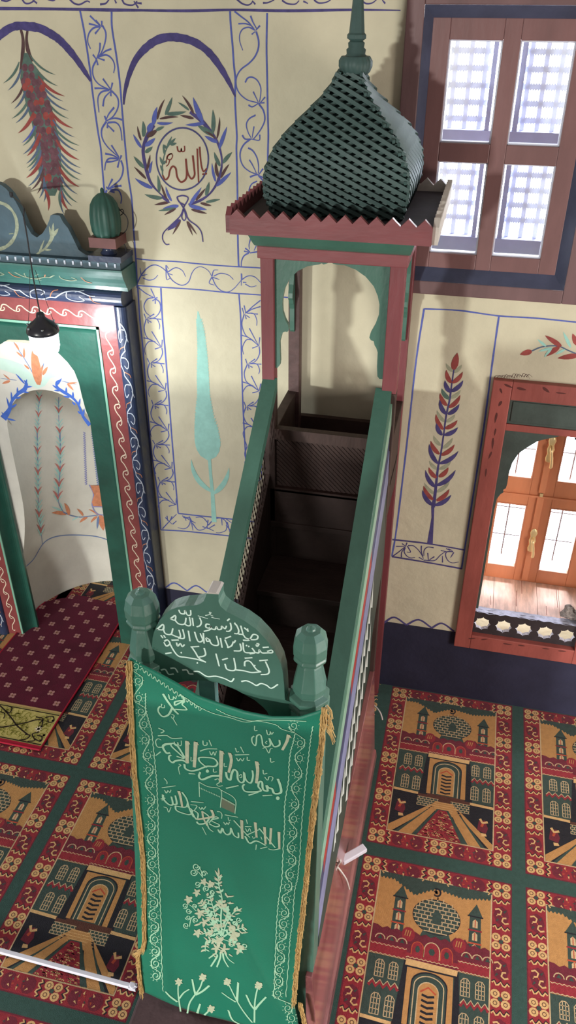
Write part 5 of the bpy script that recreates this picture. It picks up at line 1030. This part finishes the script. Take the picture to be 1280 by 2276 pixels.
def carpet_cell(X0, Y0):
    IX, IY, IW, IH = X0+.093, Y0+.09, .507, .91
    L0 = .00014
    def P(u, v, lay): return (IX+u*IW, IY+v*IH, L0*lay)
    def poly(pts, m, lay): CT[0] = (CT[0]+.031) % .8; lay += CT[0]; CARP.poly([P(u, v, lay) for u, v in pts], m)
    def line(pts, w, m, lay): lay += .82; CARP.ribbon([P(u, v, lay) for u, v in pts], (0, 0, 1), w, m)
    def Q(x, y, lay): return (X0+x, Y0+y, L0*lay)
    W_, H_ = .693, 1.07
    CARP.poly([Q(0, 0, 1), Q(W_, 0, 1), Q(W_, H_, 1), Q(0, H_, 1)], KM)
    CARP.poly([Q(.006, .006, 2), Q(W_-.006, .006, 2), Q(W_-.006, H_-.006, 2), Q(.006, H_-.006, 2)], KR)
    poly([(-.012, -.006), (1.012, -.006), (1.012, 1.006), (-.012, 1.006)], KC, 3)
    poly([(0, 0), (1, 0), (1, 1), (0, 1)], KT, 4)
    # sky fringe
    top = [(0, 1.0), (1, 1.0)]; e = []
    for i in range(61):
        u = 1-i/60; dpt = .025+.065*max(0, 1-abs(u-.33)/.2)+.03*max(0, 1-abs(u-.75)/.3)
        e.append((u, 1-dpt-(.012 if i % 2 else 0)))
    poly(top+e, KD, 5)
    # dome
    n = 28; dome = [(.535+.21*cos(2*pi*i/n), .812+.092*sin(2*pi*i/n)) for i in range(n)]
    poly([(.40, .69), (.68, .69), (.64, .75), (.44, .75)], KD, 6); poly(dome, KK, 6)
    poly([(.535+(x-.535)*.965, .812+(y-.812)*.96) for x, y in dome], KD, 7)
    for j in range(-4, 5):
        y = .812+j*.02; hx_ = .205*sqrt(max(0, 1-((y-.812)/.092)**2))
        if hx_ > .03:
            line([(.535-hx_, y), (.535+hx_, y)], .0042, KC, 8)
            for i in range(-4, 5):
                x = .535+(i+(.5 if j % 2 else 0))*.052
                if abs(x-.535) < hx_-.012: line([(x, y), (x, y+.02)], .0042, KC, 8)
    poly([(.50, .775), (.578, .775), (.578, .825), (.56, .84), (.518, .84), (.50, .825)], KD, 9)
    line([(.535, .904), (.535, .918)], .005, KK, 8)
    line([(.522+.032*cos(a), .943+.02*sin(a)) for a in [-2.4+4.6*i/14 for i in range(15)]], .0075, KK, 8); line([(.50, .95), (.53, .938)], .009, KK, 8); line([(.512, .935), (.52, .953)], .009, KK, 8)
    # minarets
    for x0, dz in ((.205, 0), (.868, -.02)):
        poly([(x0-.05, .69), (x0+.056, .69), (x0+.05, .885+dz), (x0-.045, .885+dz)], KD, 6); poly([(x0-.062, .878+dz), (x0+.065, .878+dz), (x0+.01, .945+dz)], KD, 7); line([(x0-.066, .877+dz), (x0+.07, .877+dz)], .006, KK, 8)
        for i, z in enumerate((.84, .775, .715)):
            z += dz; poly([(x0-.02, z-.02), (x0+.024, z-.02), (x0+.024, z+.012), (x0+.002, z+.024), (x0-.02, z+.012)], KC, 7); line([(x0+.002, z-.02), (x0+.002, z+.02)], .004, KO, 8)
            if i < 2: line([(x0-.055, z-.034), (x0+.062, z-.034)], .007, KR if i == 0 else KO, 8)
    # roofline
    rf = [(0, .57), (0, .715)]
    for i in range(1, 25):
        u = i/24; rf.append((u, .70+.012*(i % 2)+.018*(1 if abs(u-.31) < .06 or abs(u-.74) < .06 else 0)))
    poly(rf+[(1, .57)], KM, 10)
    for c in (.31, .745): poly([(c+.058*cos(a), .695+.036*sin(a)) for a in [2*pi*i/12 for i in range(12)]], KR, 11); [line([(c-.03+.02*i, .685), (c-.02+.02*i, .715)], .004, KT, 12) for i in range(3)]
    for c in (.075, .175, .265, .81, .90, .985): 
        h = [(c+.042*cos(a), .645+.024*sin(a)) for a in [pi*i/6 for i in range(7)]]; line(h, .0045, KC, 12); poly([(c-.022, .645), (c+.022, .645), (c, .665)], KD, 11)
    for c, r in ((.40, .05), (.52, .066), (.645, .05)):
        poly([(c-r, .60)]+[(c+r*cos(a), .635+.036*(r/.055)*sin(a)) for a in [pi-pi*i/10 for i in range(11)]]+[(c+r, .60)], KR, 11); line([(c-r, .60)]+[(c+r*cos(a), .635+.036*(r/.055)*sin(a)) for a in [pi-pi*i/10 for i in range(11)]]+[(c+r, .60)], .0042, KO if r < .06 else KC, 12)
        poly([(c+r*.42*cos(a), .632+.018*sin(a)) for a in [2*pi*i/6 for i in range(6)]], KD, 12)
    for xa, xb in ((0, .31), (.74, 1)):
        poly([(xa, .57), (xb, .57), (xb, .625), (xa, .625)], KR, 11); line([(xa+(xb-xa)*i/16, .57+(.005 if i % 2 else 0)) for i in range(17)], .004, KC, 12); line([(xa+(xb-xa)*i/16, .622-(.006 if i % 2 else 0)) for i in range(17)], .0035, KC, 12)
    poly([(.31, .583), (.75, .583), (.75, .606), (.31, .606)], KR, 11); line([(.31+.44*i/24, .583+(.006 if i % 2 else 0)) for i in range(25)], .0035, KC, 12)
    # facade
    poly([(0, .275), (1, .275), (1, .568), (0, .568)], KD, 10); poly([(.255, .275), (.34, .275), (.33, .575), (.30, .575)], KK, 11); poly([(.715, .275), (.79, .275), (.75, .575), (.72, .575)], KK, 11)
    for cx_ in ((.105, .22), (.81, .93)):
        for c in cx_:
            for z0, z1 in ((.465, .545), (.297, .39)):
                w_ = .036; fr = [(c-w_, z0), (c+w_, z0), (c+w_, z1-.014), (c+.016, z1), (c-.016, z1), (c-w_, z1-.014)]
                poly(fr, KK if False else KD, 11); line(fr+[fr[0]], .0036, KC, 12); line([(c-w_/3, z0), (c-w_/3, z1)], .0032, KC, 12); line([(c+w_/3, z0), (c+w_/3, z1)], .0032, KC, 12)
                for q in (1, 2, 3): line([(c-w_, z0+(z1-z0)*q/4), (c+w_, z0+(z1-z0)*q/4)], .0032, KC, 12)
    for xa, xb in ((.03, .275), (.775, 1)):
        zg = [(xa+(xb-xa)*i/8, .424+(.016 if i % 2 else -.006)) for i in range(9)]; line(zg, .013, KR, 12); line([(u, v+.012) for u, v in zg], .005, KC, 13)
    # portal
    poly([(.33, .285), (.72, .285), (.71, .555), (.33, .555)], KT, 12); poly([(.31, .545), (.74, .545), (.745, .573), (.315, .578)], KE, 13); line([(.31, .543), (.74, .541)], .007, KK, 14)
    def arch(x0, x1, z0, zs, zt): return [(x0, z0), (x1, z0), (x1, zs)]+[((x0+x1)/2+(x1-x0)/2*cos(a), zs+(zt-zs)*sin(a)) for a in [pi*i/12 for i in range(1, 12)]]+[(x0, zs)]
    poly(arch(.372, .672, .285, .475, .535), KK, 13); poly(arch(.382, .662, .285, .47, .528), KD, 14)
    A = arch(.40, .642, .285, .465, .515); line(A[2:]+[A[0]], .0042, KC, 15); line(A[1:3], .0042, KC, 15)
    poly(arch(.435, .60, .29, .445, .487), KT, 15); A = arch(.435, .60, .29, .445, .487); line(A[1:]+[A[0]], .0042, KC, 16)
    line([(.455, .44), (.517, .465), (.58, .44)], .007, KO, 16)
    for i in range(6): z = .425-.024*i; line([(.468, z+.004), (.518, z-.003), (.57, z+.004)], .0095, KK, 16)
    # terrace, brickwork, path
    poly([(0, 0), (1, 0), (1, .277), (0, .277)], KK, 10); poly([(.0, .272), (.252, .266), (.252, .282), (0, .288)], KE, 11); poly([(.77, .258), (1, .254), (1, .270), (.77, .275)], KE, 11)
    poly([(.25, .225), (.77, .225), (.77, .285), (.25, .285)], KB, 11)
    for xa, xb in ((.25, .46), (.58, .77)):
        poly([(xa, .195), (xb, .195), (xb, .255), (xa, .255)], KD, 12)
        for j in range(5):
            z = .197+j*.0145; line([(xa, z), (xb, z)], .0032, KC, 13)
            if j < 4:
                for i in range(6):
                    x = xa+(i+(.5 if j % 2 else 0))*.036
                    if x < xb: line([(x, z), (x, z+.0145)], .0032, KC, 13)
    poly([(.43, .24), (.60, .24), (.72, .155), (.32, .155)], KT, 14)
    for j in range(5): line([(.43-.02*j, .236-.014*j), (.60+.02*j, .236-.014*j)], .0028, KE, 15)
    poly([(-.0, .0), (-.0, .035), (.40, .22), (.46, .20), (.26, .0)], KT, 13); poly([(1, 0), (1, .03), (.64, .22), (.58, .2), (.73, 0)], KT, 13)
    poly([(.045, .0), (.23, .0), (.44, .175), (.47, .18), (.395, .205), (.28, .125)], KK, 14); poly([(.79, 0), (.965, 0), (.74, .13), (.66, .205), (.60, .18)], KK, 14)
    poly([(.07, .0), (.14, .0), (.345, .155), (.37, .185)], KD, 15); poly([(.86, 0), (.93, 0), (.69, .17), (.67, .16)], KD, 15)
    poly([(.105, .0), (.23, .0), (.45, .19), (.40, .20)], KT, 16); poly([(.79, .0), (.89, 0), (.64, .2), (.59, .19)], KT, 16)
    poly([(.235, .0), (.77, .0), (.565, .19), (.455, .19)], KD, 17); poly([(.28, .0), (.705, .0), (.548, .185), (.468, .185)], KR, 18)
    random.seed(21)
    for j in range(16):
        z = .006+j*.011; hw = .205-(.205-.035)*j/16
        for i in range(int(hw/.014)):
            u = .5-hw+random.random()*2*hw*.92+.005*j/16; line([(u, z), (u+.012, z+.003), (u+.026, z-.002)], .0042, KE if random.random() < .6 else KM, 19)
    for c, z in ((.095, .175), (.905, .145)):
        poly([(c-.055, z-.04), (c+.03, z-.055), (c+.05, z-.02), (c+.02, z+.03), (c-.04, z+.02)], KM, 13); line([(c-.03, z+.035), (c-.005, z+.01), (c+.045, z+.022)], .013, KE, 14); line([(c+.0, z+.005), (c-.015, z-.015)], .012, KO, 14); poly([(c-.01, z-.075), (c+.04, z-.07), (c+.03, z-.055), (c-.015, z-.055)], KE, 14)
    # border blossoms, waves and sprigs
    def flower(x, y):
        for dx, dy in ((-.021, .019), (.021, .019), (-.021, -.019), (.021, -.019)):
            CARP.poly([Q(x+dx+.0195*cos(a), y+dy+.0185*sin(a), 5) for a in [2*pi*i/10 for i in range(10)]], KE); CARP.ribbon([Q(x+dx+.008*cos(a), y+dy+.008*sin(a), 6) for a in [2*pi*i/8 for i in range(9)]], (0, 0, 1), .003, KB)
        CARP.poly([Q(x+.012*cos(a), y+.012*sin(a), 9) for a in [pi/4+pi/2*i for i in range(4)]], KD)
    def wavel(p, q, w=.007):
        p, q = Vector(p), Vector(q); d = q-p; nn = Vector((-d.y, d.x))*.16
        pts = [p+d*i/8+nn*(.8*sin(i*pi/1.6)) for i in range(9)]; CARP.ribbon([Q(a.x, a.y, 6) for a in pts], (0, 0, 1), w, KE)
        CARP.ribbon([Q(a.x+nn.x*.6, a.y+nn.y*.6-.002, 4.85) for a in pts], (0, 0, 1), w*1.2, KK)
    def hook(x, y, s1, s2, m=KE):
        CARP.ribbon([Q(x+s1*a, y+s2*c, 6) for a, c in ((-.016, .012), (0, .018), (.013, .008), (.008, -.008), (-.006, -.01))], (0, 0, 1), .0075, m)
    def tri(x, y, a, m, r=.014): TL[0] = (TL[0]+1) % 5; e = 7+TL[0]; CARP.poly([Q(x+r*cos(a), y+r*sin(a), e), Q(x+r*.5*cos(a+2.3), y+r*.5*sin(a+2.3), e), Q(x+r*.5*cos(a-2.3), y+r*.5*sin(a-2.3), e)], m)
    for x in (.046, W_-.046):
        for y in (.045, .29, .535, .78, H_-.045):
            flower(x, y)
        for y in (.045, .29, .535, .78):
            wavel((x-.036, y+.062), (x+.036, y+.058)); wavel((x-.036, y+.183), (x+.036, y+.187))
            CARP.poly([Q(x+.034*cos(a), y+.122+.046*sin(a), 4) for a in [2*pi*i/8 for i in range(8)]], KM)
            hook(x-.012, y+.135, 1, 1); hook(x+.016, y+.104, -1, -1); tri(x+.014, y+.142, .8, KD); tri(x-.016, y+.1, 4, KD); tri(x+.002, y+.12, 2, KO, .009); tri(x-.02, y+.118, 1, KE, .007)
    for y in (.045, H_-.045):
        flower(W_/2, y)
        for xa in (.046, W_/2):
            c = xa+(W_/2-.046)/2
            wavel((xa+.062, y-.034), (xa+.062, y+.034)); wavel((xa+.24, y+.034), (xa+.24, y-.034))
            for i in range(3): CARP.poly([Q(c-.045+.045*i+.032*cos(a), y+.036*sin(a), 4+.35*i) for a in [2*pi*j/10 for j in range(10)]], KM if i % 2 == 0 else KR)
            for i, (dx, dy, a) in enumerate(((-.05, .018, .6), (-.015, .022, 1.4), (.03, .02, 2.2), (-.04, -.016, -.7), (0, -.02, -1.5), (.045, -.016, -2.4))): tri(c+dx, y+dy, a, KE, .012); tri(c+dx*.6, y+dy*.5, a+1, KO if i % 2 else KD, .010)
CARP.poly([(-7, -2.5, 0), (5.5, -2.5, 0), (5.5, YW, 0), (-7, YW, 0)], KG); CARP.poly([(-2.62, YW, 0), (-1.63, YW, 0), (-1.63, 4.155, 0), (-2.62, 4.155, 0)], KG)
for kx in range(-4, 3):
    X0 = -.18+.755*kx
    for yo in (.19, 1.33, 2.47):
        carpet_cell(X0, yo+(.10 if kx <= -1 else 0))
carpet_cell(-2.445, 3.71); carpet_cell(-3.2, 3.71)
CO = CARP.build('prayer_carpet', K_MATS)
for v in CO.data.vertices:
    if v.co.y > YW+.002 and v.co.x < -2.615: v.co.x = -2.615
    if v.co.y > 4.15: v.co.y = 4.15
    if v.co.y > YW+.002 and v.co.x > -1.64: v.co.x = -1.64
tag(CO, 'wall-to-wall green carpet woven with rows of red-bordered panels showing domed buildings', 'carpet')

b = MB(); b.box(-6.5, 5, -7, .45, 1.78, 1.90); struct(b.build('floor_gallery', mat('gallery_boards', '#6a4a3a', .7, .3, .3, 5, .2, 30)), 'wooden gallery the view is taken from')

# ---------------------------------------------------------------- burgundy prayer rug
RUG = thing('prayer_rug', 'burgundy rug dotted with small flowers and a gold scrolled end, laid before the niche', 'rug', (-2.29, 3.2, 0))
BUR = mat('burgundy_pile', '#5f1730', .95, .1, .3, 6, .5, 240, sheen=.1); RPK = mat('rug_pink_flower', '#b98a86', .9, .1, .2, 80); REDGE = mat('rug_red_binding', '#a5263b', .9, .1); GOLDP = mat('rug_gold_panel', '#c9bd74', .9, .1, .2, 40, .4, 240); BLK = mat('rug_black_scroll', '#2e2622', .9, .1); OLV = mat('rug_olive_scroll', '#8d8a3e', .9, .1); TANB = mat('rug_tan_band', '#b89c68', .9, .1)
z0, z1 = .009, .016
out = [(-2.597, 2.888), (-1.989, 2.888), (-1.983, 3.2), (-1.981, 3.55), (-1.983, 3.69), (-2.0, 3.75), (-2.035, 3.81), (-2.06, 3.845), (-2.10, 3.862), (-2.15, 3.868), (-2.2, 3.872), (-2.25, 3.874), (-2.29, 3.892), (-2.33, 3.888), (-2.37, 3.885), (-2.40, 3.862), (-2.45, 3.838), (-2.50, 3.81), (-2.55, 3.775), (-2.567, 3.72), (-2.575, 3.6), (-2.59, 3.26)]
b = MB(); b.prism([(x, y, z0) for x, y in out], (0, 0, z1-z0), 0)
rows = 0; y = 2.942
while y < 3.86:
    x = -2.332-.56+(.07 if rows % 2 else 0)
    while x < -1.99:
        if -2.565 < x < -2.005 and not (y > 3.72 and (x < -2.5 or x > -2.06)) and not (y > 3.80 and not -2.42 < x < -2.1):
            for dx, dy in ((-.0095, .0095), (.0095, .0095), (-.0095, -.0095), (.0095, -.0095)): b.poly([(x+dx+.0095*cos(a), y+dy+.0095*sin(a), z1+.0008) for a in [2*pi*i/8 for i in range(8)]], 1)
            b.poly([(x+.006*cos(a), y+.006*sin(a), z1+.0014) for a in [2*pi*i/6 for i in range(6)]], 2)
        x += .14
    y += .0705; rows += 1
b.build('pile_field', [BUR, RPK, mat('rug_flower_centre', '#7c5a3c', .9, .1)], RUG)
b = MB(); b.prism([(-2.60, 2.62, z0), (-1.988, 2.615, z0), (-1.989, 2.887, z0), (-2.598, 2.887, z0)], (0, 0, z1-z0-.001), 0)
zz_ = z1+.0004
b.poly([(-2.598, 2.873, zz_), (-1.99, 2.873, zz_), (-1.99, 2.888, zz_), (-2.598, 2.888, zz_)], 3); 
for yy, w in ((2.862, .006), (2.645, .006)): b.ribbon([(-2.595, yy, zz_), (-1.995, yy, zz_)], (0, 0, 1), w, 1)
b.poly([(-2.60, 2.618, zz_), (-1.988, 2.614, zz_), (-1.988, 2.636, zz_), (-2.60, 2.64, zz_)], 4)
def rs(pts, w, m): b.ribbon(smooth_pts([(x, y, zz_+(.0006 if m == 1 else 0)) for x, y in pts], 5), (0, 0, 1), w, m)
def rug_px(L): return [tuple(onZ(x/3.765, y/3.765+1300, .016)[:2]) for x, y in L]
for L, w in (([(-80, 1170), (0, 1190), (60, 1185), (140, 1170), (230, 1150), (300, 1130), (360, 1130)], .008), ([(0, 1010), (50, 1060), (100, 1120), (140, 1175), (190, 1220), (230, 1250)], .008), ([(300, 1105), (360, 1120), (330, 1160)], .007), ([(380, 1110), (440, 1100), (450, 1140), (410, 1150), (400, 1130)], .007), ([(360, 1130), (350, 1180), (330, 1210)], .007), ([(160, 1300), (220, 1290), (250, 1260), (210, 1250)], .007), ([(230, 1310), (290, 1300), (270, 1250), (330, 1230)], .007), ([(290, 1290), (340, 1310), (350, 1270), (310, 1260)], .007), ([(60, 1010), (100, 1030), (80, 1070), (40, 1050)], .007), ([(0, 1060), (40, 1080), (30, 1120)], .006)): rs(rug_px(L), w, 1)
random.seed(2)
for i in range(90):
    x, y = random.uniform(-2.58, -2.02), random.uniform(2.665, 2.845); s_ = random.choice((-1, 1))
    rs([(x-.02, y-.012*s_), (x-.008, y+.012*s_), (x+.012, y+.008*s_), (x+.008, y-.006*s_), (x+.024, y-.014*s_)], .0045, 2)
c = onZ(322/3.765, 1207/3.765+1300, .016)
for i in range(8): a = 2*pi*i/8; b.poly([(c.x+.006*cos(a+pi/2), c.y+.006*sin(a+pi/2), zz_+.001), (c.x+.026*cos(a), c.y+.026*sin(a), zz_+.001), (c.x-.006*cos(a+pi/2), c.y-.006*sin(a+pi/2), zz_+.001)], 5)
for yy in (2.66, 2.70, 2.81): 
    for k in range(2): b.poly([(-2.012+.008*cos(a), yy+.01+.008*sin(a), zz_) for a in [2*pi*i/8 for i in range(8)]], 5)
b.build('end_panel', [GOLDP, BLK, OLV, TANB, REDGE, mat('rug_cream', '#e3d9c0', .9, .1)], RUG)
b = MB(); b.tube([(x, y, .0125) for x, y in [(-1.987, 2.613)]+out[1:7]], .006, 0, 6); b.tube([(x, y, .0125) for x, y in [(-2.60, 2.617)]+[out[0]]+out[:17:-1]], .006, 0, 6); b.tube([(-2.60, 2.617, .0125), (-1.987, 2.613, .0125)], .006, 0, 6)
b.build('binding', REDGE, RUG)

# ---------------------------------------------------------------- white strip, power box, cables
WPL = mat('white_plastic', '#dfe1ee', .35, .5)
ST_ = thing('cable_trunking', 'narrow white plastic strip lying across the carpet left of the curtain', 'plastic strip', (-1.33, 1.57, 0))
b = MB(); A, Bq = Vector((-2.9, 1.597, .008)), Vector((-1.03, 1.566, .008)); b.hexa([(-2.9, 1.583, .008), (-1.03, 1.551, .008), (-1.03, 1.574, .008), (-2.9, 1.606, .008), (-2.9, 1.586, .022), (-1.03, 1.554, .022), (-1.03, 1.571, .022), (-2.9, 1.603, .022)]); b.build('strip', WPL, ST_, .002)
b = MB(); b.box(-1.034, -1.002, 1.548, 1.574, .008, .026); b.lathe([(.013, .026), (.011, .031), (.006, .031)], (-1.018, 1.561, 0), 16); b.tube([(-1.012, 1.56, .02), (-1.004, 1.558, .034), (-.996, 1.557, .03)], .003); b.build('end_cap', WPL, ST_, .002)
bc = onY(783, 1897, 2.10); cz = bc.z
PB = thing('power_box', 'white plastic junction box with a cord, leaning on the maroon panel of the pulpit', 'junction box', (bc.x, 2.1, cz))
b = MB()
c0 = [onY(754, 1912, 2.075), onY(767, 1924, 2.075), onY(815, 1895, 2.17), onY(808, 1878, 2.17)]
ax = (onY(811, 1884, 2.16)-onY(759, 1914, 2.075)); ln = ax.length; ax.normalize(); upv = Vector((0, 0, 1)); upv = (upv-ax*upv.dot(ax)).normalized(); sd = ax.cross(upv)
o_ = onY(759, 1914, 2.075)
cs = [o_+ax*l+sd*s_+upv*u for l in (0, ln) for s_, u in ((-.017, -.012), (.017, -.012), (.017, .012), (-.017, .012))]
b.add(cs, [(0, 1, 2, 3), (7, 6, 5, 4), (0, 4, 5, 1), (1, 5, 6, 2), (2, 6, 7, 3), (3, 7, 4, 0)]); b.build('box_body', WPL, PB, .004)
b = MB()
def pxY(L, Y0, Y1): return smooth_pts([onY(x, y, Y0+(Y1-Y0)*i/(len(L)-1)) for i, (x, y) in enumerate(L)], 5)
b.tube(pxY([(757, 1912), (750, 1918), (746, 1898), (744, 1880), (746, 1862)], 1.93, 1.97), .0035, 0, 6); b.tube(pxY([(757, 1914), (749, 1926), (745, 1938), (735, 1948), (726, 1951)], 1.93, 1.92), .0035, 0, 6); b.tube(pxY([(749, 1926), (760, 1940), (770, 1956), (776, 1976)], 1.93, 2.05), .004, 0, 6)
b.build('cord', mat('white_cord', '#d6d2cc', .5, .3), PB)
b = MB(); b.tube(smooth_pts([onY(x, y, Y) for x, y, Y in [(812, 1562, 3.16), (818, 1564, 3.13), (828, 1566, 3.1), (838, 1574, 3.08), (846, 1586, 3.06), (850, 1600, 3.05)]], 5), .004, 0, 6)
tag(b.build('cable', mat('grey_white_cable', '#bdb6b4', .5, .3)), 'short pale cable sticking out of the dark gap beneath the kiosk', 'cable')

# ================================================================ light
w = bpy.data.worlds.new('room_light'); SC.world = w; w.use_nodes = True; nt = w.node_tree; N = nt.nodes; L = nt.links; N.clear()
out_ = N.new('ShaderNodeOutputWorld'); bg = N.new('ShaderNodeBackground'); tc = N.new('ShaderNodeTexCoord'); sx = N.new('ShaderNodeSeparateXYZ'); L.new(tc.outputs['Generated'], sx.inputs[0])
mr = N.new('ShaderNodeMapRange'); mr.inputs['From Min'].default_value = .05; mr.inputs['From Max'].default_value = .3; L.new(sx.outputs['Y'], mr.inputs['Value'])
mz = N.new('ShaderNodeMapRange'); mz.inputs['From Min'].default_value = .85; mz.inputs['From Max'].default_value = .6; L.new(sx.outputs['Z'], mz.inputs['Value'])
mm = N.new('ShaderNodeMath'); mm.operation = 'MULTIPLY'; L.new(mr.outputs[0], mm.inputs[0]); L.new(mz.outputs[0], mm.inputs[1])
mix = N.new('ShaderNodeMix'); mix.data_type = 'RGBA'; mix.inputs[6].default_value = AMB; mix.inputs[7].default_value = OUTS; L.new(mm.outputs[0], mix.inputs[0])
L.new(mix.outputs[2], bg.inputs['Color']); bg.inputs['Strength'].default_value = 1; L.new(bg.outputs[0], out_.inputs[0])
def area(name, loc, target, sx_, sy_, watts, col):
    l = bpy.data.lights.new(name, 'AREA'); l.shape = 'RECTANGLE'; l.size = sx_; l.size_y = sy_; l.energy = watts; l.color = col
    o = bpy.data.objects.new(name, l); COL.objects.link(o); o.location = loc; o.rotation_euler = (Vector(target)-Vector(loc)).to_track_quat('-Z', 'Y').to_euler(); return o
for a in AREAS: area(*a)
pl_ = bpy.data.lights.new('bulb_light', 'POINT'); pl_.energy = BULB; pl_.color = (.93, .97, 1); pl_.shadow_soft_size = .06; po = bpy.data.objects.new('bulb_light', pl_); COL.objects.link(po); po.location = (bx, LY, bz-.16)
vs_ = SC.view_settings; SC.display_settings.display_device = 'sRGB'; vs_.view_transform = 'Standard'; vs_.look = 'None'; vs_.exposure = EXPO; vs_.gamma = 1; vs_.use_curve_mapping = False
